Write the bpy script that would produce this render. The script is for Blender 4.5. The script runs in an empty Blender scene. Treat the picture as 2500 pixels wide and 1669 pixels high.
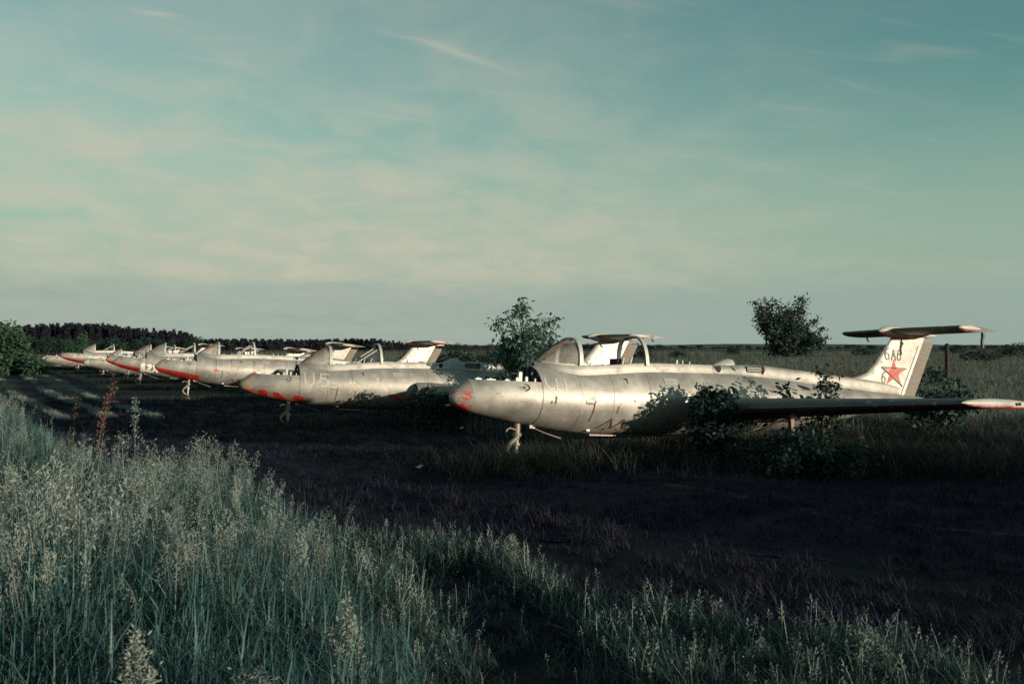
import bpy, bmesh, math, random
from mathutils import Vector, Matrix, Euler, noise as mnoise
R = math.radians
rng = random.Random(7)
scn = bpy.context.scene
COL = scn.collection

# ------------------------------------------------------------------ camera
EYE = 1.9
FPX = 2430.0           # focal length in pixels of the 2500 px wide photograph (35 mm lens)
HOR = 845.0
cam_d = bpy.data.cameras.new('camera'); cam = bpy.data.objects.new('camera', cam_d); COL.objects.link(cam)
cam_d.lens = 35.0; cam_d.sensor_width = 36.0; cam_d.clip_start = 0.05; cam_d.clip_end = 6000
cam.location = (0, 0, EYE)
cam.rotation_euler = (R(90) + math.atan((HOR - 834.5) / FPX), 0, 0)
scn.camera = cam
cam_d.dof.use_dof = True; cam_d.dof.focus_distance = 17.0; cam_d.dof.aperture_fstop = 5.6

# ------------------------------------------------------------------ node helper
class NT:
    def __init__(s, tree):
        s.t = tree; s.n = tree.nodes; s.l = tree.links
    def add(s, typ, props=None, **inp):
        nd = s.n.new(typ)
        for k, v in (props or {}).items(): setattr(nd, k, v)
        for k, v in inp.items():
            key = int(k[1:]) if k[0] == 'i' and k[1:].isdigit() else k.replace('_', ' ')
            s.set(nd.inputs[key], v)
        return nd
    def set(s, sock, v):
        if isinstance(v, bpy.types.NodeSocket): s.l.new(v, sock)
        elif isinstance(v, bpy.types.Node): s.l.new(v.outputs[0], sock)
        else: sock.default_value = v
    def math(s, op, a, b=0.0, c=0.0, clamp=False):
        nd = s.n.new('ShaderNodeMath'); nd.operation = op; nd.use_clamp = clamp
        s.set(nd.inputs[0], a); s.set(nd.inputs[1], b); s.set(nd.inputs[2], c)
        return nd.outputs[0]
    def vmath(s, op, a, b=(0, 0, 0)):
        nd = s.n.new('ShaderNodeVectorMath'); nd.operation = op
        s.set(nd.inputs[0], a)
        if op == 'SCALE': s.set(nd.inputs[3], b)
        else: s.set(nd.inputs[1], b)
        return nd.outputs[0]
    def mix(s, f, a, b, blend='MIX'):
        nd = s.n.new('ShaderNodeMix'); nd.data_type = 'RGBA'; nd.blend_type = blend
        s.set(nd.inputs[0], f)
        s.set(nd.inputs[6], a if not isinstance(a, tuple) else (*a[:3], 1)); s.set(nd.inputs[7], b if not isinstance(b, tuple) else (*b[:3], 1))
        return nd.outputs[2]
    def ramp(s, f, stops, interp='LINEAR'):
        nd = s.n.new('ShaderNodeValToRGB'); cr = nd.color_ramp; cr.interpolation = interp
        while len(cr.elements) < len(stops): cr.elements.new(0.5)
        for e, (p, c) in zip(cr.elements, stops):
            e.position = p; e.color = (c, c, c, 1) if isinstance(c, (int, float)) else (*c, 1)
        s.set(nd.inputs[0], f)
        return nd.outputs[0]
    def noise(s, vec, scale=5, detail=3, rough=.55, dist=0.0):
        nd = s.n.new('ShaderNodeTexNoise'); s.set(nd.inputs['Vector'], vec)
        nd.inputs['Scale'].default_value = scale; nd.inputs['Detail'].default_value = detail
        nd.inputs['Roughness'].default_value = rough; nd.inputs['Distortion'].default_value = dist
        return nd.outputs[0]
    def maprange(s, v, a, b, c=0.0, d=1.0, smooth=True):
        nd = s.n.new('ShaderNodeMapRange'); nd.interpolation_type = 'SMOOTHSTEP' if smooth else 'LINEAR'
        s.set(nd.inputs[0], v)
        for i, x in enumerate((a, b, c, d)): nd.inputs[i + 1].default_value = x
        return nd.outputs[0]

# ------------------------------------------------------------------ sun and sky
SUN_AZ = 54.0     # degrees to the right of straight behind the camera
SUN_EL = 5.5
S = Vector((math.sin(R(SUN_AZ)) * math.cos(R(SUN_EL)), -math.cos(R(SUN_AZ)) * math.cos(R(SUN_EL)), math.sin(R(SUN_EL))))
sun_d = bpy.data.lights.new('sun', 'SUN'); sun = bpy.data.objects.new('sun', sun_d); COL.objects.link(sun)
sun_d.energy = 4.6; sun_d.angle = R(0.6); sun_d.color = (1.0, 0.89, 0.70)
sun.rotation_euler = (-S).to_track_quat('-Z', 'Y').to_euler(); sun.location = (20, -20, 30)

world = bpy.data.worlds.new('World'); scn.world = world; world.use_nodes = True
W = NT(world.node_tree); W.n.clear()
def make_sky():
    sky = W.add('ShaderNodeTexSky', dict(sky_type='NISHITA', sun_disc=False, sun_elevation=R(SUN_EL), sun_rotation=R(180 - SUN_AZ),
                altitude=100, air_density=1.0, dust_density=0.3, ozone_density=1.0))
    co = W.add('ShaderNodeTexCoord').outputs['Generated']
    sep = W.add('ShaderNodeSeparateXYZ', Vector=co)
    z = W.math('MAXIMUM', sep.outputs[2], 0.0)
    den = W.math('ADD', z, 0.16)
    px = W.math('DIVIDE', sep.outputs[0], den); py = W.math('DIVIDE', sep.outputs[1], den)
    cp = W.add('ShaderNodeCombineXYZ', X=px, Y=py, Z=0.0).outputs[0]
    az = W.math('ARCTAN2', sep.outputs[0], sep.outputs[1])
    base = W.mix(1.0, sky.outputs[0], (0.56, 0.95, 0.84), 'MULTIPLY')
    # broad thin haze veil: keeps the low sky pale instead of orange
    low = W.maprange(z, .03, .26, 1.0, 0.0)
    c0 = W.mix(W.math('MULTIPLY', low, .90), base, (2.05, 2.62, 2.28))
    # thin high veil, broad and soft
    v1 = W.noise(W.vmath('ADD', W.vmath('MULTIPLY', cp, (0.50, 0.8, 1)), (5.35, 3.9, 0)), 1.0, 3, .5, .3)
    mott = W.noise(W.vmath('MULTIPLY', cp, (2.0, 1.6, 1)), 2.0, 5, .6, .4)
    veil = W.math('ADD', W.math('MULTIPLY', W.maprange(v1, .26, .62), .55), W.math('MULTIPLY', W.maprange(mott, .32, .68), .45))
    rot = W.add('ShaderNodeVectorRotate', dict(rotation_type='Z_AXIS'), Vector=cp, Angle=R(-14)).outputs[0]
    v2 = W.noise(W.vmath('ADD', W.vmath('MULTIPLY', rot, (1.3, 4.5, 1)), (7.3, 2.2, 0)), 1.6, 6, .58, .6)
    cir = W.maprange(v2, .52, .84)
    cloud_c = (3.55, 3.42, 2.70)
    left = W.math('MULTIPLY', W.maprange(az, -.20, .45, 1.0, .12), W.maprange(z, .10, .32, 1.0, .36))
    c1 = W.mix(W.math('MULTIPLY', W.math('MULTIPLY', veil, left), 1.0), c0, cloud_c)
    c2 = W.mix(W.math('MULTIPLY', cir, .20), c1, cloud_c)
    # a few single wisps (azimuth, elevation, length, thickness, slope)
    for (a_, e_, la, le, sl, k_) in ((-.060, .287, .055, .0032, -.20, .40), (-.345, .305, .020, .0025, .0, .40), (-.29, .268, .030, .004, -.15, .22), (-.10, .232, .035, .008, -.1, .28), (.185, .057, .032, .0028, -.18, .45), (-.095, .1475, .040, .0028, .0, -.25), (-.03, .185, .06, .012, -.1, .22), (.06, .125, .05, .006, .12, .20)):
        da = W.math('SUBTRACT', az, a_)
        wv = W.math('MULTIPLY', W.math('SUBTRACT', v2, .5), .03)
        de = W.math('SUBTRACT', W.math('ADD', W.math('SUBTRACT', z, math.sin(e_)), wv), W.math('MULTIPLY', da, sl))
        g = W.math('ADD', W.math('POWER', W.math('DIVIDE', W.math('ABSOLUTE', da), la), 2.0), W.math('POWER', W.math('DIVIDE', W.math('ABSOLUTE', de), le), 2.0))
        g = W.math('MULTIPLY', W.math('EXPONENT', W.math('MULTIPLY', g, -1.0)), abs(k_))
        c2 = W.mix(g, c2, cloud_c if k_ > 0 else (2.0, 2.5, 2.3))
    # grey-blue haze layer just above the horizon, with a soft upper edge
    wob = W.noise(W.add('ShaderNodeCombineXYZ', X=W.math('MULTIPLY', az, 3.0), Y=W.math('MULTIPLY', z, 30.0), Z=0.0).outputs[0], 1.2, 3, .5)
    zz = W.math('ADD', z, W.math('MULTIPLY', W.math('SUBTRACT', wob, .5), .012))
    band = W.maprange(zz, .042, .074, 1.0, 0.0)
    c3 = W.mix(W.math('MULTIPLY', band, .62), c2, (1.85, 2.45, 2.25))
    bg = W.add('ShaderNodeBackground', Color=c3, Strength=0.135)
    out = W.add('ShaderNodeOutputWorld', Surface=bg)
make_sky()

vs = scn.view_settings
vs.view_transform = 'Standard'; vs.look = 'None'; vs.exposure = 0.22; vs.gamma = 1.0; vs.use_curve_mapping = False
scn.cycles.use_denoising = False
scn.cycles.max_bounces = 6; scn.cycles.transparent_max_bounces = 12

# ------------------------------------------------------------------ mesh helpers
class MB:
    def __init__(s): s.v = []; s.f = []; s.m = []
    def quad_strip(s, rows, close=False, mat=0, skip=None):
        """rows: list of equal-length point lists"""
        base = len(s.v); n = len(rows[0])
        for r in rows: s.v += [tuple(p) for p in r]
        for i in range(len(rows) - 1):
            for j in range(n if close else n - 1):
                if skip and skip(i, j): continue
                k = (j + 1) % n
                s.f.append((base + i * n + j, base + i * n + k, base + (i + 1) * n + k, base + (i + 1) * n + j)); s.m.append(mat)
        return base
    def poly(s, pts, mat=0):
        b = len(s.v); s.v += [tuple(p) for p in pts]; s.f.append(tuple(range(b, b + len(pts)))); s.m.append(mat)
    def box(s, c, d, rot=None, mat=0):
        c = Vector(c); h = Vector(d) / 2; b = len(s.v)
        for sx in (-1, 1):
            for sy in (-1, 1):
                for sz in (-1, 1):
                    p = Vector((sx * h.x, sy * h.y, sz * h.z))
                    if rot: p = rot @ p
                    s.v.append(tuple(c + p))
        for f in ((0, 1, 3, 2), (4, 6, 7, 5), (0, 4, 5, 1), (2, 3, 7, 6), (0, 2, 6, 4), (1, 5, 7, 3)):
            s.f.append(tuple(b + i for i in f)); s.m.append(mat)
    def tube(s, pts, rad, n=8, mat=0, cap=True):
        pts = [Vector(p) for p in pts]
        if isinstance(rad, (int, float)): rad = [rad] * len(pts)
        rows = []; up = None
        for i, p in enumerate(pts):
            t = (pts[min(i + 1, len(pts) - 1)] - pts[max(i - 1, 0)]).normalized()
            if up is None: up = t.orthogonal().normalized()
            up = (up - t * up.dot(t)).normalized(); w = t.cross(up)
            rows.append([p + (up * math.cos(a) + w * math.sin(a)) * rad[i] for a in [2 * math.pi * k / n for k in range(n)]])
        b = s.quad_strip(rows, True, mat)
        if cap:
            s.f.append(tuple(b + k for k in reversed(range(n)))); s.m.append(mat)
            e = b + (len(pts) - 1) * n
            s.f.append(tuple(e + k for k in range(n))); s.m.append(mat)
    def ellipsoid(s, c, r, nu=12, nv=8, mat=0):
        rows = []
        for i in range(nv + 1):
            th = math.pi * i / nv
            rr = max(math.sin(th), .02)
            rows.append([(c[0] - r[0] * math.cos(th), c[1] + r[1] * rr * math.cos(a), c[2] + r[2] * rr * math.sin(a)) for a in [2 * math.pi * k / nu for k in range(nu)]])
        s.quad_strip(rows, True, mat)
    def mesh(s, name, mats, smooth=True, angle=40):
        me = bpy.data.meshes.new(name)
        me.from_pydata(s.v, [], s.f)
        mats = mats if isinstance(mats, (list, tuple)) else [mats]
        for m in mats: me.materials.append(m)
        if len(mats) > 1: me.polygons.foreach_set('material_index', s.m)
        if smooth:
            me.polygons.foreach_set('use_smooth', [True] * len(me.polygons))
            bm = bmesh.new(); bm.from_mesh(me)
            bmesh.ops.remove_doubles(bm, verts=bm.verts, dist=1e-5)
            bmesh.ops.recalc_face_normals(bm, faces=bm.faces)
            for e in bm.edges:
                if len(e.link_faces) == 2 and e.calc_face_angle(0) > R(angle): e.smooth = False
            bm.to_mesh(me); bm.free()
        me.update()
        return me
    def build(s, name, mats, parent=None, smooth=True, angle=40):
        o = bpy.data.objects.new(name, s.mesh(name, mats, smooth, angle)); COL.objects.link(o)
        if parent: o.parent = parent
        return o

def tag(o, label=None, cat=None, group=None, kind=None):
    if label: o['label'] = label
    if cat: o['category'] = cat
    if group: o['group'] = group
    if kind: o['kind'] = kind
    return o
def empty(name, loc=(0, 0, 0), rot=(0, 0, 0)):
    o = bpy.data.objects.new(name, None); COL.objects.link(o); o.location = loc; o.rotation_euler = rot; o.empty_display_size = .3
    return o
def copy_tree(o, parent=None):
    c = o.copy(); COL.objects.link(c); c.parent = parent
    for ch in list(o.children): copy_tree(ch, c)
    return c
def lerp_table(tab, x, k):
    if x <= tab[0][0]: return tab[0][k]
    for a, b in zip(tab, tab[1:]):
        if x <= b[0]:
            t = (x - a[0]) / (b[0] - a[0]); return a[k] + (b[k] - a[k]) * t
    return tab[-1][k]
def smooth_table(tab, x, k):
    """Catmull-Rom through the table"""
    n = len(tab)
    if x <= tab[0][0]: return tab[0][k]
    if x >= tab[-1][0]: return tab[-1][k]
    i = max(j for j in range(n - 1) if tab[j][0] <= x)
    a, b = tab[i], tab[i + 1]; h = b[0] - a[0]; t = (x - a[0]) / h
    def slope(j):
        j0, j1 = max(j - 1, 0), min(j + 1, n - 1)
        return (tab[j1][k] - tab[j0][k]) / (tab[j1][0] - tab[j0][0])
    m0, m1 = slope(i) * h, slope(i + 1) * h
    return (2*t**3-3*t**2+1)*a[k] + (t**3-2*t**2+t)*m0 + (-2*t**3+3*t**2)*b[k] + (t**3-t**2)*m1

# ------------------------------------------------------------------ materials
def new_mat(name):
    m = bpy.data.materials.new(name); m.use_nodes = True; t = NT(m.node_tree); t.n.clear()
    return m, t
def finish(t, bsdf, disp=None):
    t.add('ShaderNodeOutputMaterial', Surface=bsdf)
def simple(name, col, rough=.6, metal=0.0, var=.25, scale=8.0, spec=.4):
    m, t = new_mat(name)
    co = t.add('ShaderNodeTexCoord').outputs['Object']
    n = t.noise(co, scale, 4, .6)
    c = t.mix(n, tuple(x * (1 - var) for x in col), tuple(min(1, x * (1 + var)) for x in col))
    b = t.add('ShaderNodeBsdfPrincipled', Base_Color=c, Roughness=rough, Metallic=metal)
    b.inputs['Specular IOR Level'].default_value = spec
    finish(t, b)
    return m

RED = (0.62, 0.028, 0.020)
def silver(name, chin=None, tone=1.0, seams=(), seed=0.0, red_edge=None):
    """weathered silver lacquer. chin: None / 'patch' / 'solid' for the red underside of the nose"""
    m, t = new_mat(name)
    co = t.add('ShaderNodeTexCoord').outputs['Object']
    p = t.vmath('ADD', co, (seed, seed * .7, 0))
    sx = t.add('ShaderNodeSeparateXYZ', Vector=co)
    X, Z = sx.outputs[0], sx.outputs[2]
    n1 = t.noise(p, 2.2, 5, .6); n2 = t.noise(p, 14, 4, .65)
    st = t.noise(t.vmath('MULTIPLY', p, (9, 9, 1.1)), 1.5, 4, .6)          # vertical runs of dirt
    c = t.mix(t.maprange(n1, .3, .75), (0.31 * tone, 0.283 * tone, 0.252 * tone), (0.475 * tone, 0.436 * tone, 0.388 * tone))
    c = t.mix(t.math('MULTIPLY', t.maprange(st, .56, .78), .45), c, (0.30, 0.27, 0.235))
    c = t.mix(t.math('MULTIPLY', t.maprange(n2, .60, .72), .30), c, (0.25, 0.22, 0.19))
    pale = t.math('MULTIPLY', t.maprange(t.noise(p, 5.5, 3, .5), .60, .68), .45)
    c = t.mix(pale, c, (0.56, 0.525, 0.47))
    blot = t.noise(t.vmath('MULTIPLY', p, (1.0, 1.0, 1.6)), 4.2, 6, .7)
    c = t.mix(t.math('MULTIPLY', t.maprange(blot, .52, .68), .55), c, (0.27 * tone, 0.245 * tone, 0.22 * tone))
    spk = t.noise(p, 46, 3, .7)
    c = t.mix(t.math('MULTIPLY', t.maprange(spk, .60, .70), .35), c, (0.22 * tone, 0.19 * tone, 0.165 * tone))
    rv = t.math('MULTIPLY', t.maprange(t.math('ABSOLUTE', t.math('SINE', t.math('MULTIPLY', Z, 95.0))), .82, .95), t.maprange(t.math('ABSOLUTE', t.math('SINE', t.math('MULTIPLY', X, 10.2))), .0, .06, 1.0, 0.0))
    c = t.mix(t.math('MULTIPLY', rv, .30), c, (0.18 * tone, 0.165 * tone, 0.15 * tone))
    for zz_ in (1.13, 1.47):
        l2 = t.math('MULTIPLY', t.maprange(t.math('ABSOLUTE', t.math('SUBTRACT', Z, zz_)), .002, .006, .35, 0.0), t.maprange(t.noise(p, 1.7, 2), .42, .58))
        c = t.mix(l2, c, (0.15, 0.125, 0.105))
    line = None
    for sxx in seams:
        d = t.math('ABSOLUTE', t.math('SUBTRACT', X, sxx))
        l_ = t.maprange(d, .005, .012, .75, 0.0)
        line = l_ if line is None else t.math('MAXIMUM', line, l_)
    if line is not None:
        line = t.math('MULTIPLY', line, t.maprange(t.noise(p, 6, 2), .35, .6, .25, 1.0))
        c = t.mix(line, c, (0.13, 0.10, 0.085))
    if chin:
        # height of the red limit drops towards the belly going aft; x is measured from the model's middle
        lim = t.math('SUBTRACT', 0.93 if chin == 'solid' else .95, t.math('MULTIPLY', t.math('ADD', X, 5.0), -0.012 if chin == 'solid' else .0))
        lim = t.math('ADD', t.math('MULTIPLY', t.math('ADD', X, 5.0), -0.13), 1.245 if chin == 'solid' else 1.235)
        f = t.maprange(t.math('SUBTRACT', lim, Z), -.008, .012)
        f = t.math('MULTIPLY', f, t.maprange(X, -3.62, -3.42, 1.0, 0.0))
        if chin == 'patch':
            w = t.math('SINE', t.math('MULTIPLY', t.math('ADD', X, t.math('MULTIPLY', n1, .9)), 15.0))
            f2 = t.math('MULTIPLY', f, t.maprange(w, -.65, -.25))
            c = t.mix(t.math('MULTIPLY', f, .55), c, (.48, .17, .10))
            f = f2
        f = t.math('MULTIPLY', f, t.maprange(n2, .30, .46, .35, 1.0))
        c = t.mix(f, c, RED)
    if red_edge:
        ax, a0, a1 = red_edge
        f = t.maprange(t.math('ADD', sx.outputs[ax], t.math('MULTIPLY', t.math('SUBTRACT', n2, .5), .16)), a0, a1)
        c = t.mix(f, c, RED)
    rg = t.math('ADD', t.maprange(n1, .3, .8, .46, .62), t.math('MULTIPLY', t.maprange(blot, .5, .7), .18))
    b = t.add('ShaderNodeBsdfPrincipled', Base_Color=c, Roughness=rg, Metallic=.48)
    bp = t.add('ShaderNodeBump', Strength=.24, Distance=.02, Height=t.noise(p, 3.2, 4, .55))
    t.set(b.inputs['Normal'], bp)
    finish(t, b)
    return m
def nose_mat(name, base, redz, seed, patch=False):
    m, t = new_mat(name)
    co = t.add('ShaderNodeTexCoord').outputs['Object']
    p = t.vmath('ADD', co, (seed, seed, seed))
    sx = t.add('ShaderNodeSeparateXYZ', Vector=co)
    n1 = t.noise(p, 9, 5, .65); n2 = t.noise(p, 30, 3, .6)
    c = t.mix(n1, tuple(x * .55 for x in base), tuple(x * 1.35 for x in base))
    wob = t.math('MULTIPLY', t.math('SUBTRACT', n1, .5), .10)
    f = t.maprange(t.math('ADD', sx.outputs[2], wob), redz - .02, redz + .02, 1.0, 0.0)
    c = t.mix(f, c, RED)
    if patch:
        f3 = t.math('MULTIPLY', t.maprange(t.noise(p, 7, 3, .6), .50, .56), t.maprange(sx.outputs[2], 1.32, 1.40, 1.0, 0.0))
        c = t.mix(t.math('MULTIPLY', f3, .85), c, (.50, .06, .045))
        f4 = t.math('MULTIPLY', t.maprange(n2, .55, .62), t.maprange(sx.outputs[2], 1.36, 1.42, 1.0, 0.0))
        c = t.mix(t.math('MULTIPLY', f4, .5), c, (.55, .52, .47))
    b = t.add('ShaderNodeBsdfPrincipled', Base_Color=c, Roughness=.62)
    finish(t, b)
    return m

SEAMS = (-3.66, -3.02, -2.44, -1.75, -.55, .9, 2.2, 3.4)
M = dict(
    silver=silver('weathered_silver', None, 1.0, SEAMS, 0.0),
    silver_patch=silver('weathered_silver_red_patches', 'patch', 1.0, SEAMS, 3.3),
    silver_red=silver('weathered_silver_red_chin', 'solid', 1.0, SEAMS, 6.1),
    silver_bright=silver('weathered_silver_fin', None, 1.10, (), 1.7),
    pod=silver('silver_red_pod', None, 1.12, (), 2.2, None),
    nose1=nose_mat('nose_grey_brown', (.30, .25, .215), 1.165, 0.0, True),
    nose2=nose_mat('nose_tan', (.36, .27, .20), 1.17, 2.0),
    nose3=nose_mat('nose_pale_brown', (.38, .28, .22), 1.235, 5.0),
    nose4=nose_mat('nose_silver', (.55, .50, .44), 1.02, 8.0),
    navy=simple('bulkhead_navy', (.020, .024, .040), .7, 0, .4, 6),
    dark=simple('dark_interior', (.012, .011, .012), .8, 0, .4, 6),
    steel=simple('gear_steel', (.24, .185, .16), .5, .25, .4, 18),
    frame=simple('frame_grey', (.40, .39, .36), .5, .2, .35, 14),
    frame_dark=simple('frame_dark_inside', (.045, .05, .07), .6, .1, .35, 14),
    rubber=simple('tyre_rubber', (.02, .019, .018), .85),
    rust=simple('rust_edge', (.16, .075, .045), .8, 0, .5, 20),
    rudder=simple('rudder_skin', (.21, .175, .145), .8, .05, .75, 30),
    red=simple('red_paint', RED, .55, 0, .35, 18),
    
    black=simple('black_line', (.03, .028, .027), .7),
    grey_line=simple('grey_line', (.22, .195, .16), .7, 0, .5, 20),
    white=simple('white_paint', (.74, .72, .66), .6, 0, .12, 9),
    faded=simple('faded_white_paint', (.62, .60, .54), .6, 0, .10, 12),
    dirt=simple('dark_drip', (.10, .11, .13), .7, 0, .3, 20),
    wood=simple('weathered_wood', (.035, .027, .022), .9, 0, .5, 9),
    bark=simple('bark', (.055, .042, .033), .9, 0, .5, 14),
    paper=simple('paper', (.62, .66, .68), .8, 0, .1),
)
def tipred():
    m, t = new_mat('pod_red_white')
    co = t.add('ShaderNodeTexCoord').outputs['Object']
    sx = t.add('ShaderNodeSeparateXYZ', Vector=co)
    n = t.noise(co, 9, 4, .6); n2 = t.noise(co, 26, 3)
    c = t.mix(n2, (.36, .31, .28), (.58, .52, .46))
    nz = t.add('ShaderNodeSeparateXYZ', Vector=t.add('ShaderNodeTexCoord').outputs['Normal']).outputs[2]
    f = t.maprange(t.math('ADD', nz, t.math('MULTIPLY', t.math('SUBTRACT', t.noise(co, 6, 3, .6), .5), 1.1)), -.80, -.50, 1.0, 0.0)
    c = t.mix(f, c, (.48, .04, .03))
    b = t.add('ShaderNodeBsdfPrincipled', Base_Color=c, Roughness=.5, Metallic=.05)
    finish(t, b)
    return m
M['pod'] = tipred()
M['wing'] = silver('dark_silver_wing', None, .27, (), 4.0)  # same silver skin at a much darker tone, for wings and tailplanes
def glass():
    m, t = new_mat('dusty_perspex')
    co = t.add('ShaderNodeTexCoord').outputs['Object']
    n = t.noise(co, 3.5, 5, .65); n2 = t.noise(co, 22, 3)
    d = t.math('ADD', t.maprange(n, .32, .70, .28, .72), t.math('MULTIPLY', n2, .10))
    tr = t.add('ShaderNodeBsdfTransparent', Color=(.80, .82, .82, 1))
    gl = t.add('ShaderNodeBsdfGlossy', Color=(1, 1, 1, 1), Roughness=.08)
    fr = t.add('ShaderNodeLayerWeight', Blend=.12).outputs[0]
    clear = t.add('ShaderNodeMixShader', i0=fr, i1=tr, i2=gl)
    dust = t.add('ShaderNodeBsdfPrincipled', Base_Color=t.mix(n2, (.20, .16, .135), (.40, .36, .32)), Roughness=.7)
    mx = t.add('ShaderNodeMixShader', i0=d, i1=clear, i2=dust)
    finish(t, mx)
    return m
M['glass'] = glass()
def star_mat():
    m, t = new_mat('faded_red_star')
    co = t.add('ShaderNodeTexCoord').outputs['Object']
    n = t.noise(co, 7, 5, .7); n2 = t.noise(co, 34, 3, .6)
    c = t.mix(n2, (.40, .060, .045), (.56, .12, .09))
    c = t.mix(t.maprange(n, .52, .64), c, (.56, .33, .27))
    c = t.mix(t.maprange(n2, .60, .68), c, (.60, .55, .48))
    finish(t, t.add('ShaderNodeBsdfPrincipled', Base_Color=c, Roughness=.65))
    return m
M['starred'] = star_mat()

def leafy(name, cols, rough=.6, trans=.35, seed_scale=4.0, spec=.3):
    """foliage: colour varies by clump (object space) and by instance"""
    m, t = new_mat(name)
    co = t.add('ShaderNodeTexCoord').outputs['Object']
    oi = t.add('ShaderNodeObjectInfo').outputs['Random']
    n = t.noise(co, seed_scale, 2, .5)
    ge = t.add('ShaderNodeNewGeometry').outputs['Random Per Island']
    k = t.math('ADD', t.math('MULTIPLY', n, .55), t.math('MULTIPLY', ge, .45))
    k = t.math('ADD', k, t.math('MULTIPLY', t.math('SUBTRACT', oi, .5), .35))
    st = [(.18 + .64 * i / max(1, len(cols) - 1), c) for i, c in enumerate(cols)]
    c = t.ramp(k, st)
    b = t.add('ShaderNodeBsdfPrincipled', Base_Color=c, Roughness=rough)
    b.inputs['Specular IOR Level'].default_value = spec
    tl = t.add('ShaderNodeBsdfTranslucent', Color=c)
    mx = t.add('ShaderNodeMixShader', i0=trans, i1=b, i2=tl)
    finish(t, mx)
    return m
M['leaf_maple'] = leafy('maple_leaf', [(.020, .052, .044), (.048, .108, .082), (.090, .160, .118)], .6, .35, 4.0)
M['leaf_bush'] = leafy('bush_leaf', [(.009, .024, .022), (.020, .048, .040), (.048, .086, .066)], .6, .3, 4.0)
M['leaf_dark'] = leafy('dark_shrub_leaf', [(.010, .022, .020), (.024, .046, .038), (.050, .080, .062)], .7, .25, 1.2)
M['leaf_far'] = leafy('far_broadleaf', [(.010, .024, .023), (.022, .042, .037), (.038, .062, .050)], .8, .2, .5)
M['leaf_bright'] = leafy('bright_broadleaf', [(.018, .048, .030), (.035, .082, .048), (.06, .11, .06)], .8, .2, .6)
M['pine'] = leafy('pine_needles', [(.005, .008, .014), (.010, .014, .022), (.020, .022, .030)], .9, .1, .5)
M['grass'] = leafy('tall_grass_blade', [(.016, .058, .062), (.044, .112, .112), (.092, .176, .166), (.19, .25, .215)], .65, .30, 3.0)
M['seed'] = leafy('grass_seed_head', [(.125, .17, .165), (.22, .262, .235), (.37, .385, .32)], .8, .35, 6.0)
M['short'] = leafy('short_grass_blade', [(.007, .007, .020), (.016, .015, .036), (.034, .032, .058)], .8, .12, 3.0)  # near-black navy of the track's shade put into the blade colour
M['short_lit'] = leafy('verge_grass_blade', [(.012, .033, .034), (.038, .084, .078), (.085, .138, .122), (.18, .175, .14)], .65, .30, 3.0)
M['field'] = leafy('field_grass_blade', [(.044, .066, .056), (.074, .100, .080), (.108, .122, .094), (.155, .135, .105)], .8, .2, 2.0)
M['weed'] = leafy('shade_weed_blade', [(.008, .018, .018), (.020, .036, .032), (.050, .062, .050), (.12, .105, .08)], .75, .25, 3.0)  # darkened so the colour carries the shade under the jets
M['dry'] = leafy('dry_weed', [(.07, .035, .030), (.15, .075, .06), (.22, .12, .09)], .85, .15, 4.0)
M['worm'] = leafy('silver_wormwood_leaf', [(.10, .135, .13), (.19, .225, .205), (.31, .33, .285)], .8, .3, 7.0)

# ------------------------------------------------------------------ ground
def fbm(x, y, s): return mnoise.noise((x * s, y * s, 0.37))
BOUND = [(-30, 5.0), (2.2, .8), (4.0, -.15), (5.5, -.55), (8, -1.30), (10, -2.1), (12, -3.8), (14, -5.6), (16, -7.2), (22, -11.0), (40, -22.0), (60, -33.0), (90, -52.0), (200, -120.0)]
def xb(y): return lerp_table(BOUND, y, 1)
def noses_x(y):  # the line of the aeroplanes' noses
    return lerp_table([(0, 7.0), (14.8, -1.0), (23.5, -6.5), (34.5, -12.5), (43, -17.4), (51, -21), (61, -26.4), (78, -37), (120, -64)], y, 1)
def ground_z(x, y):
    z = .05 * fbm(x, y, .22) + .018 * fbm(x + 9, y, 1.1)
    d = xb(y) - x                                       # >0 inside the tall grass
    if -2 < d and y < 60: z += (.16 + .22 * min(1, max(0, (y - 11) / 8))) * min(1, max(0, (d + .6) / 2.0))
    nx = noses_x(y); u = x - xb(y)
    if 0 < u and x < nx - .5 and y > 8:
        z += .035 * math.sin(u * 2.3 + .8 * fbm(x, y, .1))   # ruts along the track
    dist = math.hypot(x, y)
    if dist > 120: z *= 120 / dist
    return z
def axis(a, b, near, far, grow):
    out = [0.0]; s = near
    while out[-1] < b: out.append(out[-1] + s); s = min(s * grow, far)
    neg = [0.0]; s = near
    while neg[-1] > a: neg.append(neg[-1] - s); s = min(s * grow, far)
    return sorted(set(neg[1:] + out))
def ground_mat():
    m, t = new_mat('field_ground')
    co = t.add('ShaderNodeTexCoord').outputs['Object']
    n = t.noise(co, .35, 5, .6); n2 = t.noise(co, 3.0, 5, .65); n3 = t.noise(co, .05, 4, .55)
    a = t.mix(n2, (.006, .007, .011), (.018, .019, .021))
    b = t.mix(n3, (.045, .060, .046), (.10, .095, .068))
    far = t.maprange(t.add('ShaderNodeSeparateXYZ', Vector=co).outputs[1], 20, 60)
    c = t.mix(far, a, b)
    c = t.mix(t.maprange(n, .35, .65), c, t.mix(.5, c, (.03, .03, .025)))
    bs = t.add('ShaderNodeBsdfPrincipled', Base_Color=c, Roughness=.95)
    bs.inputs['Specular IOR Level'].default_value = .1
    t.set(bs.inputs['Normal'], t.add('ShaderNodeBump', Strength=.6, Distance=.05, Height=n2))
    finish(t, bs)
    return m
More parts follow.
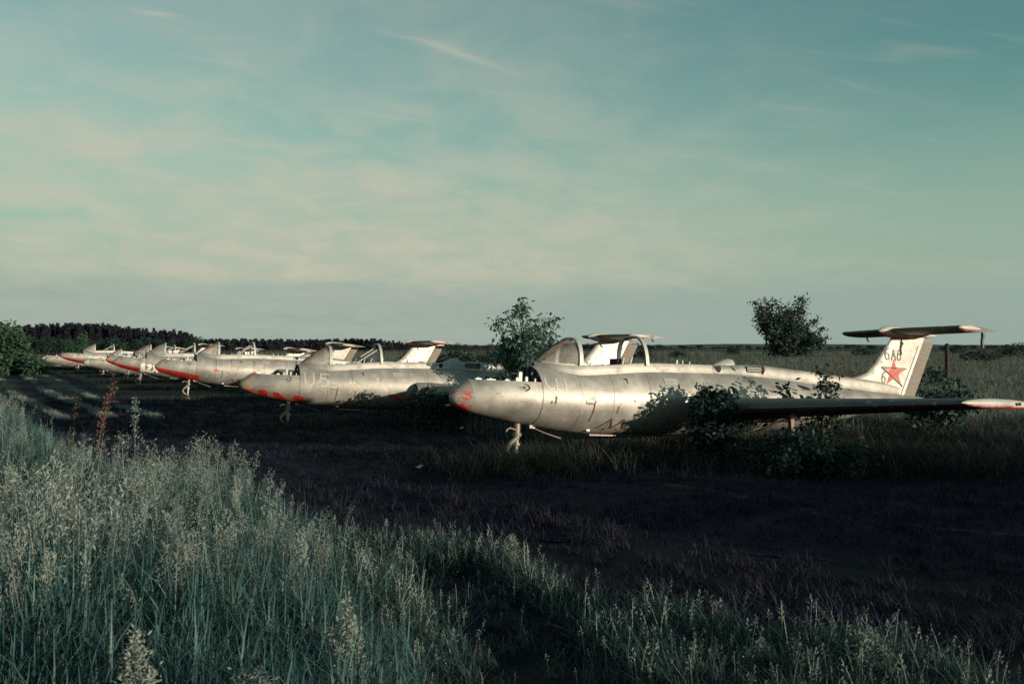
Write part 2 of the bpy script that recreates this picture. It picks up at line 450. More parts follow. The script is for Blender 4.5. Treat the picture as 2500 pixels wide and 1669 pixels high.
def build_ground():
    xs = axis(-3000, 3000, .35, 260, 1.055); ys0 = axis(-400, 4500, .35, 260, 1.05)
    mb = MB(); rows = [[(x, y, ground_z(x, y)) for x in xs] for y in ys0]
    mb.quad_strip(rows)
    o = mb.build('ground', ground_mat(), None, True, 180)
    tag(o, kind='structure')
build_ground()
def track_mat():
    m, t = new_mat('mown_track')
    co = t.add('ShaderNodeTexCoord').outputs['UV']
    sx = t.add('ShaderNodeSeparateXYZ', Vector=co)
    ob = t.add('ShaderNodeTexCoord').outputs['Object']
    n = t.noise(ob, 1.2, 5, .6); n2 = t.noise(ob, 9, 4, .65)
    c = t.mix(n2, (.008, .006, .018), (.020, .016, .034))  # violet-navy of the shade worked into the track's own colour
    c = t.mix(t.maprange(n, .5, .7), c, (.026, .020, .034))
    # worn wheel ruts, their sunlit edges painted in as pale colour
    w = t.math('ADD', sx.outputs[0], t.math('MULTIPLY', t.math('SUBTRACT', t.noise(ob, .25, 3), .5), .10))
    r = t.math('ABSOLUTE', t.math('SINE', t.math('MULTIPLY', w, 9.4)))
    rut = t.math('MULTIPLY', t.maprange(r, .0, .10, 1.0, 0.0), t.maprange(n2, .40, .6))
    c = t.mix(t.math('MULTIPLY', rut, .75), c, (.10, .085, .07))
    b = t.add('ShaderNodeBsdfPrincipled', Base_Color=c, Roughness=.95)
    b.inputs['Specular IOR Level'].default_value = .1
    t.set(b.inputs['Normal'], t.add('ShaderNodeBump', Strength=.8, Distance=.04, Height=n2))
    finish(t, b)
    return m
def build_track():
    mb = MB(); uv = []
    ys = [6.5 + .45 * i for i in range(40)] + [25 + 1.2 * i for i in range(60)] + [100, 112, 125]
    rows = []
    for y in ys:
        a = xb(y) + .25; b = min(noses_x(y) - .4, 14) if y > 14 else 16
        if y <= 14: a = max(a, (10.3 - y) * 2.6 - .9)
        n = 26
        if a > b - .5: continue
        rows.append([(a + (b - a) * k / n, y, ground_z(a + (b - a) * k / n, y) + .004) for k in range(n + 1)])
        uv.append([(k / n, y) for k in range(n + 1)])
    base = mb.quad_strip(rows)
    me = mb.mesh('track', track_mat(), False)
    ul = me.uv_layers.new(name='UVMap')
    flat = [q for r in uv for q in r]
    for lp in me.loops: ul.data[lp.index].uv = flat[lp.vertex_index]
    o = bpy.data.objects.new('track', me); COL.objects.link(o); tag(o, kind='structure')
build_track()

# ------------------------------------------------------------------ the jet trainer
# model space: x aft from the nose tip minus 5, -y is the port side, z up
XO = 5.0
BODY = [  # x, belly, top, half width, height of the widest point
    (0.00, 1.262, 1.285, .012, 1.273), (.03, 1.205, 1.335, .075, 1.272), (.08, 1.155, 1.39, .125, 1.275), (.16, 1.11, 1.46, .180, 1.28), (.28, 1.062, 1.545, .245, 1.29),
    (.62, .985, 1.66, .37, 1.30), (1.0, .925, 1.74, .45, 1.31), (1.33, .875, 1.80, .505, 1.31), (1.7, .822, 1.82, .555, 1.31),
    (2.05, .785, 1.825, .59, 1.31), (2.6, .765, 1.88, .62, 1.32), (3.4, .77, 1.94, .65, 1.32), (4.3, .79, 1.945, .67, 1.33),
    (5.0, .815, 1.93, .67, 1.34), (6.0, .875, 1.88, .65, 1.38), (7.0, .985, 1.81, .58, 1.42), (8.0, 1.13, 1.75, .48, 1.46),
    (9.0, 1.28, 1.70, .37, 1.50), (9.7, 1.38, 1.67, .28, 1.53), (10.2, 1.44, 1.65, .17, 1.55)]
def bsec(x): return [smooth_table(BODY, x, k) for k in (1, 2, 3, 4)]
def ysurf(x, z):
    zb, zt, w, zc = bsec(x)
    h = (zt - zc) if z > zc else (zc - zb)
    return w * math.sqrt(max(0, 1 - ((z - zc) / h) ** 2))
def zsurf(x, y, top=True):
    zb, zt, w, zc = bsec(x)
    k = math.sqrt(max(0, 1 - (y / w) ** 2))
    return zc + (zt - zc) * k if top else zc - (zc - zb) * k
def ring(x, n=44, zmax=None):
    zb, zt, w, zc = bsec(x); out = []
    for k in range(n):
        a = 2 * math.pi * k / n + math.pi / 2          # starts at the top
        z = zc + (zt - zc if math.sin(a) > 0 else zc - zb) * math.sin(a)
        out.append((x - XO, w * math.cos(a), z))
    return out
DECK = 1.545
def frange(a, b, n): return [a + (b - a) * i / n for i in range(n + 1)]
def P(x, y, z): return (x - XO, -y, z)                 # y > 0 is port

# spine / cockpit tables: x, half width, top
SPINE = [(1.42, .05, 1.845), (1.5, .15, 1.862), (1.65, .26, 1.845), (1.85, .33, 1.83), (2.07, .375, 1.835), (2.6, .395, 1.875), (3.3, .385, 1.94), (4.0, .37, 1.965), (4.72, .34, 1.985),
         (5.2, .31, 2.01), (5.9, .275, 2.045), (6.64, .235, 2.02), (7.4, .19, 1.985), (8.2, .145, 1.945), (9.0, .11, 1.90), (9.6, .07, 1.83)]
def make_glyph(mb, strokes, rad, mapf, cell=.012, mat=0):
    """cells of a grid lying within rad of any stroke polyline; mapf(u,v) -> 3D point on the surface"""
    us = [p[0] for s_ in strokes for p in s_]; vs_ = [p[1] for s_ in strokes for p in s_]
    u0, u1, v0, v1 = min(us) - rad, max(us) + rad, min(vs_) - rad, max(vs_) + rad
    nu, nv = int((u1 - u0) / cell) + 1, int((v1 - v0) / cell) + 1
    def dist(u, v):
        b = 9
        for s_ in strokes:
            for (ax, ay), (bx, by) in zip(s_, s_[1:]):
                dx, dy = bx - ax, by - ay; L = dx * dx + dy * dy + 1e-12
                t = max(0, min(1, ((u - ax) * dx + (v - ay) * dy) / L))
                b = min(b, math.hypot(u - ax - t * dx, v - ay - t * dy))
        return b
    idx = {}
    def vert(i, j):
        if (i, j) not in idx:
            idx[(i, j)] = len(mb.v); mb.v.append(tuple(mapf(u0 + i * cell, v0 + j * cell)))
        return idx[(i, j)]
    for i in range(nu):
        for j in range(nv):
            if dist(u0 + (i + .5) * cell, v0 + (j + .5) * cell) < rad:
                mb.f.append((vert(i, j), vert(i + 1, j), vert(i + 1, j + 1), vert(i, j + 1))); mb.m.append(mat)
def fill_poly(mb, poly, mapf, cell=.012, mat=0):
    us = [p[0] for p in poly]; vs_ = [p[1] for p in poly]; idx = {}
    def inside(u, v):
        c = False; n = len(poly)
        for i in range(n):
            (ax, ay), (bx, by) = poly[i], poly[(i + 1) % n]
            if (ay > v) != (by > v) and u < (bx - ax) * (v - ay) / (by - ay) + ax: c = not c
        return c
    def vert(i, j):
        if (i, j) not in idx:
            idx[(i, j)] = len(mb.v); mb.v.append(tuple(mapf(min(us) + i * cell, min(vs_) + j * cell)))
        return idx[(i, j)]
    for i in range(int((max(us) - min(us)) / cell) + 1):
        for j in range(int((max(vs_) - min(vs_)) / cell) + 1):
            if inside(min(us) + (i + .5) * cell, min(vs_) + (j + .5) * cell):
                mb.f.append((vert(i, j), vert(i + 1, j), vert(i + 1, j + 1), vert(i, j + 1))); mb.m.append(mat)
def on_body(off=.004): return lambda x, z: P(x, ysurf(x, z) + off, z)
def arc(cx, cy, rx, ry, a0, a1, n=14): return [(cx + rx * math.cos(R(a0 + (a1 - a0) * i / n)), cy + ry * math.sin(R(a0 + (a1 - a0) * i / n))) for i in range(n + 1)]

FIN_LE = [(8.25, 1.90), (8.55, 1.975), (8.78, 2.06), (8.98, 2.22), (9.20, 2.47), (9.46, 2.80), (9.50, 2.86)]
FIN_TE = [(9.72, 1.58), (10.30, 2.70), (10.36, 2.84)]
RUD_TE = [(10.12, 1.60), (10.63, 2.66), (10.66, 2.74)]
def fin_half(z): return max(.035, .085 - .03 * (z - 1.6))
def build_jet():
    J = {}
    root = empty('jet_trainer'); J['root'] = root
    # nose cone
    mb = MB(); rows = [ring(x) for x in (0, .012, .03, .055, .08, .12, .16, .22, .28)]; mb.quad_strip(rows, True); mb.poly(list(reversed(rows[0])))
    J['nose'] = mb.build('nose_cone', M['nose1'], root, angle=60)
    # forward nose shell, its upper cover missing
    mb = MB(); rows = []
    for x in frange(.281, 1.33, 12):
        zb, zt, w, zc = bsec(x)
        dk = DECK if x > .33 else zt - .001
        s = min(1, (dk - zc) / (zt - zc)); a0 = math.asin(s); pts = []
        for k in range(35):
            a = math.pi - a0 + (math.pi + 2 * a0) * k / 34
            z = zc + (zt - zc if math.sin(a) > 0 else zc - zb) * math.sin(a)
            pts.append((x - XO, w * math.cos(a), z))
        y0 = pts[-1][1]; zf = dk - .14
        pts += [(x - XO, y0 - .02, dk), (x - XO, y0 - .03, zf), (x - XO, -y0 + .03, zf), (x - XO, -y0 + .02, dk), pts[0]]
        rows.append(pts)
    b = mb.quad_strip(rows)
    J['shell'] = mb.build('nose_shell', M['silver'], root, angle=35)
    # loose fittings left standing in the open bay
    for (x, y, h, w, d, mt) in ((.42, .10, .022, .10, .05, 'white'), (.62, .12, .018, .15, .06, 'white'), (.98, .30, .05, .05, .05, 'frame'), (1.05, .26, .14, .055, .05, 'frame'),
                                (1.14, .30, .07, .04, .04, 'frame'), (1.26, .36, .045, .022, .03, 'frame'), (.86, .2, .02, .07, .05, 'white'), (.95, -.1, .06, .2, .16, 'dark')):
        m2 = MB(); hh = h + .13
        m2.box(P(x, y, DECK + h - hh / 2), (w, d, hh)); m2.tube([P(x, y, DECK + h - .01), P(x, y, DECK + h + .012)], min(w, d) * .3, 6)
        m2.build('bay_fitting', M[mt], root, False)
    # bulkhead closing the cockpit section
    mb = MB(); r0 = ring(1.345); mb.poly([(p[0], p[1] * .985, p[2] - .004) for p in r0])
    bk = mb.build('bulkhead', M['navy'], root, False); J['bulkhead'] = bk
    for y in (-.26, -.12, .05, .2, .33):
        m2 = MB(); zt = zsurf(1.345, y) - .02; m2.box(P(1.335, y, (zt + DECK - .1) / 2), (.025, .03, zt - DECK + .1)); m2.build('bulkhead_rib', M['navy'], bk, False)
    m2 = MB(); m2.tube([P(1.30, .04, DECK - .1), P(1.30, .04, DECK + .34)], [.018, .014], 8); m2.build('standing_tube', M['frame_dark'], root)
    m2 = MB(); m2.ellipsoid(P(1.325, .16, DECK + .13), (.02, .025, .03)); m2.build('bulkhead_plug', M['white'], bk)
    # edge flange of the fuselage around the bulkhead
    # main fuselage
    xs = [1.335] + frange(1.42, 10.2, 70); n = 44
    rows = [ring(x, n) for x in xs]
    def skip(i, j):
        x = (xs[i] + xs[i + 1]) / 2
        return 1.75 < x < 4.70 and all(abs(rows[i][q % n][1]) < .36 and rows[i][q % n][2] > 1.5 for q in (j, j + 1))
    mb = MB(); mb.quad_strip(rows, True, 0, skip)
    J['body'] = mb.build('fuselage', M['silver'], root, angle=60)
    # tail pipe
    mb = MB(); c = (10.2, 1.548)
    mb.quad_strip([[P(x, r * math.cos(a), c[1] + r * .62 * math.sin(a) - .0) for a in [2 * math.pi * k / 18 for k in range(18)]] for x, r in ((10.17, .165), (10.30, .155), (10.30, .135), (10.0, .12))], True)
    J['pipe'] = mb.build('tail_pipe', M['frame'], root)
    # cockpit tub
    mb = MB(); rows = []
    for x in frange(1.62, 4.74, 16):
        w = min(smooth_table(SPINE, x, 1) - .02, .34)
        rows.append([P(x, w, 1.80), P(x, w, 1.30), P(x, -w, 1.30), P(x, -w, 1.80)])
    mb.quad_strip(rows); mb.poly(rows[0]); mb.poly(rows[-1])
    J['tub'] = mb.build('cockpit_tub', M['dark'], root, False)
    # coaming: outer sill wall both sides plus glare shield in front
    mb = MB()
    for sg in (1, -1):
        rows = []
        for x in frange(1.42, 4.72, 40):
            w = smooth_table(SPINE, x, 1); zt = smooth_table(SPINE, x, 2); zl = zsurf(x, w + .035) - .03
            rows.append([P(x, sg * (w + .04), zl), P(x, sg * (w + .008), (zl + zt) / 2 + .01), P(x, sg * w, zt - .008), P(x, sg * (w - .008), zt), P(x, sg * (w - .03), zt), P(x, sg * max(.0, w - .035), zt - .12)])
        mb.quad_strip(rows)
    rows = []
    for x in frange(1.42, 1.80, 8):
        w = smooth_table(SPINE, x, 1) - .02; zt = smooth_table(SPINE, x, 2)
        rows.append([P(x, w * math.cos(a), zt - .004 + .03 * math.sin(a)) for a in [math.pi * k / 8 for k in range(9)]])
    mb.quad_strip(rows)
    J['coaming'] = mb.build('cockpit_coaming', M['silver_bright'], root, angle=45)
    # deck between the two cockpits
    mb = MB(); rows = []
    for x in frange(3.16, 3.42, 4):
        w = smooth_table(SPINE, x, 1) - .02; zt = smooth_table(SPINE, x, 2)
        rows.append([P(x, w * math.cos(a), zt - .02 + .03 * math.sin(a)) for a in [math.pi * k / 8 for k in range(9)]])
    mb.quad_strip(rows); J['mid'] = mb.build('cockpit_divider', M['frame'], root)
    # seats
    for x0 in (2.95, 4.42):
        m2 = MB(); m2.box(P(x0, 0, 1.62), (.10, .38, .56), Matrix.Rotation(R(-10), 3, 'Y')); m2.box(P(x0 - .22, 0, 1.42), (.42, .40, .10)); m2.box(P(x0 + .03, 0, 1.93), (.09, .22, .14))
        m2.build('seat', M['dark'], root, False)
    # stubs and levers along the sill
    for (x, y, z0, z1, dx, w) in ((2.86, .33, 1.86, 2.01, .05, .035), (3.02, .30, 1.87, 2.03, .07, .04), (3.98, .30, 1.93, 2.03, .02, .05), (4.22, .2, 1.93, 2.04, -.03, .03), (4.30, .2, 1.93, 2.02, .05, .03), (2.60, -.3, 1.85, 1.93, .1, .025), (2.7, -.3, 1.85, 1.95, -.1, .02)):
        m2 = MB(); m2.tube([P(x, y, z0 - .06), P(x + dx, y, z1)], [w * .55, w * .45], 6); m2.build('sill_lever', M['frame'], root)
    # windscreen
    xa, wa, za0, za1 = 2.07, .375, 1.83, 2.275
    def arch(t, grow=0.0):   # t in [0,1] from port base over the top to starboard base
        a = math.pi * t; k = abs(math.sin(a)) ** .8
        return P(xa, (wa + grow) * (1 if math.cos(a) > 0 else -1) * abs(math.cos(a)) ** .72, za0 + (za1 + grow - za0) * k)
    def front(t):            # lower front edge, a tight curve round the flat pane
        a = math.pi * t
        x = 1.47 + .60 * (1 - math.sin(a)) ** 1.25
        return P(x, (smooth_table(SPINE, x, 1) - .012) * (1 if math.cos(a) > 0 else -1) if abs(math.cos(a)) > .30 else .10 * math.cos(a) / .30, smooth_table(SPINE, x, 2) + .004)
    ts = frange(0, 1, 28); rows = []
    for q in frange(0, 1, 8):
        row = []
        for t in ts:
            f, a = Vector(front(t)), Vector(arch(t)); bul = .055 * math.sin(math.pi * q) * (1 - .7 * math.sin(math.pi * t))
            p = f.lerp(a, q); p.z += bul; row.append(p)
        rows.append(row)
    mb = MB(); mb.quad_strip(rows)
    ws = mb.build('windscreen', M['glass'], root, angle=80); J['windscreen'] = ws
    m2 = MB(); pts = [arch(t, .004) for t in ts]
    m2.quad_strip([[Vector(p) + Vector((dx, (p[1] / wa) * g, g)) for p in pts] for dx, g in ((-.03, .0), (-.03, .014), (.035, .014), (.035, -.012), (-.03, -.012), (-.03, 0))])
    m2.build('windscreen_arch', M['frame'], ws, angle=50)
    for sg in (.095, -.095):
        m2 = MB(); m2.tube([P(1.485, sg * 1.0, 1.885), P(1.78, sg * 1.25, 2.115), P(2.06, sg * 1.35, 2.268)], .013, 6); m2.build('windscreen_post', M['rust'], ws)
    m2 = MB(); rows = [[Vector(front(t)) + Vector((0, 0, dz)) for t in ts] for dz in (-.03, .022)]; m2.quad_strip(rows); m2.build('windscreen_base', M['frame'], ws)
    # rear hoop
    xh, wh, z0, z1 = 3.27, .40, 1.90, 2.375
    def hoop(t):
        a = math.pi * t
        return (wh * (1 if math.cos(a) > 0 else -1) * abs(math.cos(a)) ** .62, z0 + (z1 - z0) * abs(math.sin(a)) ** .85)
    mb = MB(); sec = ((-.028, 0), (-.028, .024), (.034, .024), (.034, 0)); rows = []
    for dx, g in sec + (sec[0],):
        rows.append([P(xh + dx + .05 * (1 - math.sin(math.pi * t)), y * (1 + g / wh), z + g * math.sin(math.pi * t)) for t in frange(0, 1, 30) for (y, z) in [hoop(t)]])
    mb.quad_strip(rows)
    hp = mb.build('canopy_hoop', M['frame'], root, angle=40); J['hoop'] = hp
    mb = MB()
    mb.quad_strip([[P(xh + dx + .05 * (1 - math.sin(math.pi * t)), y * (1 - .012 / wh), z - .012 * math.sin(math.pi * t)) for t in frange(0, 1, 30) for (y, z) in [hoop(t)]] for dx in (-.030, .036)])
    mb.build('hoop_lining', M['frame_dark'], hp)
    for sg in (.30, -.30):
        m2 = MB(); m2.tube([P(xh - .02, sg * .9, 2.26), P(xh - .55, sg, 1.90)], .018, 6); J.setdefault('struts', []).append(m2.build('canopy_strut', M['frame'], root))
    # spine
    mb = MB(); rows = []
    for x in frange(4.70, 9.6, 34):
        w = smooth_table(SPINE, x, 1); zt = smooth_table(SPINE, x, 2); zl = zsurf(x, min(w + .04, bsec(x)[2] * .95)) - .04
        half = [(w + .045, zl), (w + .012, zl + .06), (w, zl + .35 * (zt - zl) + .03), (w * .97, zt - .07), (w * .85, zt - .025), (w * .6, zt - .004), (w * .25, zt), ]
        rows.append([P(x, y, z) for y, z in half] + [P(x, -y, z) for y, z in reversed(half)])
    mb.quad_strip(rows); mb.poly(rows[0])
    sp = mb.build('dorsal_spine', M['silver_bright'], root, angle=50)
    m2 = MB(); rows = []
    for x, w, h in ((5.0, .02, .0), (5.1, .08, .05), (5.22, .12, .10), (5.34, .13, .115), (5.42, .11, .10), (5.47, .06, .03)):
        zt = smooth_table(SPINE, x, 2) - .02
        rows.append([P(x, w * math.cos(a), zt + (h + .02) * math.sin(a)) for a in [math.pi * k / 10 for k in range(11)]])
    m2.quad_strip(rows); m2.build('dorsal_hump', M['frame'], sp)
    def sp_side(x): return smooth_table(SPINE, x, 1)
    m2 = MB(); m2.poly([P(4.86 + .055 * math.cos(a), sp_side(4.86) + .010, 1.925 + .062 * math.sin(a)) for a in [2 * math.pi * k / 16 for k in range(16)]])
    m2.build('spine_port', M['dark'], sp, False)  # flat dark disc painted for the shade inside the port
    m2 = MB(); m2.quad_strip([[P(x, sp_side(x) + .012, z) for x in frange(5.52, 5.90, 6)] for z in (1.90, 2.015)]); gr = m2.build('grille_opening', M['dark'], sp, False)  # flat dark sheet painted for the shade behind the bars
    for z in (1.925, 1.955, 1.985):
        m2 = MB(); m2.quad_strip([[P(x, sp_side(x) + .020, z + dz) for x in frange(5.52, 5.86, 6)] for dz in (-.004, .006)]); m2.build('grille_bar', M['frame'], gr, False)
    m2 = MB(); m2.tube([P(5.90, sp_side(5.9) + .012, 1.89), P(5.92, sp_side(5.9) + .03, 1.96), P(5.91, sp_side(5.9) + .0, 2.035)], .02, 6); m2.build('grille_lip', M['rust'], gr)
    # wings
    for sg, nm in ((1, 'port'), (-1, 'starboard')):
        rows = []
        for q in frange(0, 1, 10):
            y = .45 + (5.02 - .45) * q
            le = 3.98 + .98 * q; te = 6.75 - .40 * q; zc = 1.20 + .235 * q; th = .155 - .045 * q; ch = te - le; pts = []
            for k in range(25):
                u = k / 24; s = -1 if u < .5 else 1; xx = abs(1 - 2 * u) if u != .5 else 0
                xx = (abs(u - .5) * 2) ** 1.8
                t_ = th * ch * 5 * (.2969 * math.sqrt(xx) - .126 * xx - .3516 * xx**2 + .2843 * xx**3 - .1015 * xx**4)
                pts.append(P(le + xx * ch, sg * y, zc + s * t_ * (1.0 if s > 0 else .75) + .035 * ch * (xx - xx * xx) * 1.0))
            rows.append(pts)
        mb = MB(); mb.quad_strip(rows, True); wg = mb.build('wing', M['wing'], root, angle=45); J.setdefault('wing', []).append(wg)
        # rounded tip fairing
        m2 = MB(); rr = []
        for q in frange(0, 1, 16):
            x = 4.92 + 1.75 * q; r = .082 * (math.sin(math.pi * min(1, q * 1.0) ** .75)) ** .7 + .004
            rr.append([P(x, sg * (5.03 + r * .95 * math.cos(a)), 1.445 + .012 * math.sin(q * 3) + r * .80 * math.sin(a)) for a in [2 * math.pi * k / 14 for k in range(14)]])
        m2.quad_strip(rr, True); tip = m2.build('wing_tip', M['pod'], wg)
        m2 = MB(); m2.ellipsoid(P(5.95, sg * 5.135, 1.465), (.035, .012, .022)); m2.build('tip_lamp_hole', M['dark'], wg)
        # intake
        mb = MB(); rows = []
        for x, w, zlo, zhi in ((4.10, .33, 1.08, 1.46), (4.16, .36, 1.06, 1.485), (4.5, .40, 1.04, 1.50), (5.2, .40, 1.04, 1.47), (6.0, .33, 1.06, 1.42), (6.8, .18, 1.12, 1.36), (7.3, .02, 1.2, 1.3)):
            yb = bsec(x)[2] - .12; zc = (zlo + zhi) / 2; h = (zhi - zlo) / 2
            rows.append([P(x, sg * (yb + (w + .12) * abs(math.cos(a)) ** .8 * (1 if math.cos(a) >= 0 else -1)), zc + h * math.sin(a)) for a in [-math.pi / 2 + math.pi * k / 16 for k in range(17)]])
        mb.quad_strip(rows)
        ik = mb.build('intake', M['silver'], root, angle=60)
        m2 = MB(); inner = []
        for x, w, zlo, zhi in ((4.098, .33, 1.08, 1.46), (4.12, .30, 1.11, 1.43), (4.6, .22, 1.16, 1.38)):
            yb = bsec(x)[2] - .12; zc = (zlo + zhi) / 2; h = (zhi - zlo) / 2
            inner.append([P(x, sg * (yb + (w + .12) * abs(math.cos(a)) ** .8), zc + h * math.sin(a)) for a in [-math.pi / 2 + math.pi * k / 16 for k in range(17)]])
        m2.quad_strip(inner); m2.poly(inner[-1]); m2.build('intake_duct', M['dark'], ik)
    # fin
    def le_x(z): return lerp_table([(b_, a_) for a_, b_ in FIN_LE], z, 1)
    def te_x(z): return lerp_table([(b_, a_) for a_, b_ in FIN_TE], z, 1)
    def rt_x(z): return lerp_table([(b_, a_) for a_, b_ in RUD_TE], z, 1)
    mb = MB(); rows = []
    for z in (1.55, 1.7, 1.8, 1.90, 1.94, 1.975, 2.02, 2.06, 2.14, 2.22, 2.35, 2.47, 2.6, 2.72, 2.84):
        l, t_ = (le_x(z) if z >= 1.9 else 8.25 + (1.9 - z) * .6), te_x(z); h = fin_half(z); pts = []
        for k in range(13):
            u = k / 12; pts.append((l + (t_ - l) * u ** 1.6, h * min(1, (1 - (1 - min(1, u * 1.6)) ** 2.4)) * (1 - .25 * u)))
        rows.append([P(x, y, z) for x, y in pts] + [P(x, -y, z) for x, y in reversed(pts)])
    mb.quad_strip(rows, True); mb.poly(rows[-1]); fin = mb.build('fin', M['silver_bright'], root, angle=50); J['fin'] = fin
    m2 = MB(); rows = []
    for z in (1.60, 1.75, 2.0, 2.3, 2.55, 2.70, 2.74):
        a_, b_ = te_x(z) + .012, rt_x(z); h = fin_half(z) * .78
        rows.append([P(a_, h * .8, z), P(a_ + .05, h, z), P(b_ - .03, .014, z), P(b_, 0, z), P(b_ - .03, -.014, z), P(a_ + .05, -h, z), P(a_, -h * .8, z)])
    m2.quad_strip(rows, True); m2.poly(rows[-1]); rud = m2.build('rudder', M['rudder'], root, angle=30); J['rudder'] = rud
    m2 = MB(); m2.box(P(9.98 + .18, .012, 1.98), (.035, .02, .24), Matrix.Rotation(R(26), 3, 'Y')); m2.build('trim_tab', M['white'], rud, False)
    m2 = MB(); m2.quad_strip([[P(te_x(z) - .10 + dx, fin_half(z) * .80 + .012, z) for dx in (0, .05)] for z in frange(1.66, 2.66, 8)]); m2.build('hinge_strip', M['white'], fin, False)
    # tailplane bullet
    m2 = MB(); rr = []
    for x, r in ((9.10, .005), (9.14, .045), (9.22, .085), (9.36, .115), (9.55, .12), (9.9, .11), (10.4, .07), (10.75, .012)):
        rr.append([P(x, r * math.cos(a) * .9, 2.885 + r * math.sin(a)) for a in [2 * math.pi * k / 16 for k in range(16)]])
    m2.quad_strip(rr, True); m2.build('tail_bullet', M['pod'], root)
    for sg in (1, -1):
        rows = []
        for q in frange(0, 1, 6):
            y = .04 + 1.36 * q; le = 9.30 + .30 * q; te = 10.52 + .20 * q; ch = te - le; pts = []
            for k in range(17):
                u = k / 16; s = -1 if u < .5 else 1; xx = (abs(u - .5) * 2) ** 1.8
                t_ = .105 * ch * 5 * (.2969 * math.sqrt(xx) - .126 * xx - .3516 * xx**2 + .2843 * xx**3 - .1015 * xx**4)
                pts.append(P(le + xx * ch, sg * y, 2.90 + .02 * q + s * t_))
            rows.append(pts)
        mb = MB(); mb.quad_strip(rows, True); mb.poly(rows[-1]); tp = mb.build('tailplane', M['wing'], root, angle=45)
        m2 = MB(); rr = []
        for q in frange(0, 1, 12):
            x = 9.60 + .62 * q; r = .055 * math.sin(math.pi * q ** .8) ** .7 + .003
            rr.append([P(x, sg * (1.40 + r * .9 * math.cos(a)), 2.925 + r * math.sin(a)) for a in [2 * math.pi * k / 10 for k in range(10)]])
        m2.quad_strip(rr, True); m2.build('tailplane_tip', M['pod'], tp)
        m2 = MB(); m2.tube([P(10.3, sg * 1.36, 2.90), P(10.31, sg * 1.37, 2.84), P(10.36, sg * 1.37, 2.80)], .02, 6); m2.build('elevator_horn', M['frame_dark'], tp)
    m2 = MB(); m2.tube([P(9.95, 0, 2.80), P(9.90, 0, 2.74), P(9.86, 0, 2.715)], [.03, .03, .012], 6); m2.build('tailplane_fairing', M['frame_dark'], root)
    # nose wheel leg: barrel, knuckle, fork
    ng = empty('nose_gear'); ng.parent = root; J['gear'] = ng
    def part(nm, mt, fn):
        q = MB(); fn(q); return q.build(nm, mt, ng)
    part('gear_barrel', M['steel'], lambda q: (q.tube([P(1.18, 0, 1.0), P(1.18, 0, .74)], [.05, .05], 10), q.tube([P(1.18, 0, .75), P(1.18, 0, .70)], [.075, .07], 10)))
    part('gear_piston', M['frame'], lambda q: (q.tube([P(1.18, 0, .72), P(1.18, 0, .36)], [.034, .030], 10), q.tube([P(1.18, 0, .60), P(1.18, 0, .56)], [.055, .055], 10)))
    part('torque_link', M['steel'], lambda q: (q.tube([P(1.18, .03, .69), P(1.04, .05, .585), P(.99, .05, .47)], [.042, .034, .028], 8), q.tube([P(.99, .05, .48), P(1.06, .05, .40), P(1.14, .03, .36)], [.026, .022, .022], 8)))
    part('steering_arm', M['steel'], lambda q: q.tube([P(1.14, .05, .80), P(1.02, .06, .83), P(.97, .06, .80), P(.96, .06, .77)], .014, 6))
    part('wheel_fork', M['steel'], lambda q: (q.tube([P(1.18, .09, .36), P(1.19, .09, .17)], .022, 6), q.tube([P(1.18, -.09, .36), P(1.19, -.09, .17)], .022, 6), q.tube([P(1.18, -.1, .365), P(1.18, .1, .365)], .028, 6)))
    def wheel(q, r, w, y0):
        prof = ((r * .5, -w * .38), (r * .82, -w * .5), (r * .97, -w * .36), (r, 0), (r * .97, w * .36), (r * .82, w * .5), (r * .5, w * .38))
        q.quad_strip([[P(1.19 + a_ * math.cos(th), y0 + b_, .17 + a_ * math.sin(th)) for th in [2 * math.pi * k / 18 for k in range(18)]] for a_, b_ in prof], True)
    part('tyre', M['rubber'], lambda q: wheel(q, .19, .13, 0))
    part('wheel_hub', M['frame'], lambda q: (q.tube([P(1.19, -.075, .17), P(1.19, .075, .17)], .10, 14)))
    m2 = MB(); m2.tube([P(1.42, .05, .845), P(1.62, .07, .77), P(1.92, .09, .685)], [.009, .009, .013], 6); m2.build('gear_drag_rod', M['steel'], root)
    m2 = MB(); m2.box(P(1.33, .16, .86), (.05, .03, .05)); m2.box(P(1.40, .12, .845), (.04, .03, .03)); m2.build('gear_door_hinge', M['steel'], root, False)
    # main gear, mostly lost in the weeds
    for sg in (1, -1):
        mg = empty('main_gear'); mg.parent = root
        q = MB(); q.tube([P(5.35, sg * 1.55, 1.25), P(5.35, sg * 1.62, .62)], [.055, .045], 8); q.build('gear_leg', M['steel'], mg)
        q = MB(); prof = ((.12, -.07), (.22, -.085), (.26, -.06), (.27, 0), (.26, .06), (.22, .085), (.12, .07))
        q.quad_strip([[P(5.35 + a_ * math.cos(th), sg * (1.72 + b_), .60 + a_ * math.sin(th)) for th in [2 * math.pi * k / 18 for k in range(18)]] for a_, b_ in prof], True); q.build('tyre', M['rubber'], mg)
        q = MB(); q.tube([P(5.35, sg * 1.64, .60), P(5.35, sg * 1.80, .60)], .125, 12); q.build('wheel_hub', M['frame'], mg)
    # footstep wires and step plate
    for x0, s_ in ((2.56, .8), (2.79, .62)):
        q = MB(); z_ = .80; y_ = .30
        pt = lambda x, z: P(x, ysurf(x, z) + .03, z)
        q.tube([pt(x0 - .22 * s_, .865), pt(x0 + .02, 1.02), pt(x0 + .12 * s_, .865), pt(x0 - .02 * s_, .860)], .009, 5); q.build('footstep', M['rust'], root)
    q = MB(); q.box(P(2.62, .18, .755), (.50, .09, .022)); q.build('step_plate', M['steel'], root, False)
    q = MB(); q.ellipsoid(P(2.30, .28, .835), (.04, .02, .03)); q.build('drain_boss', M['white'], root)
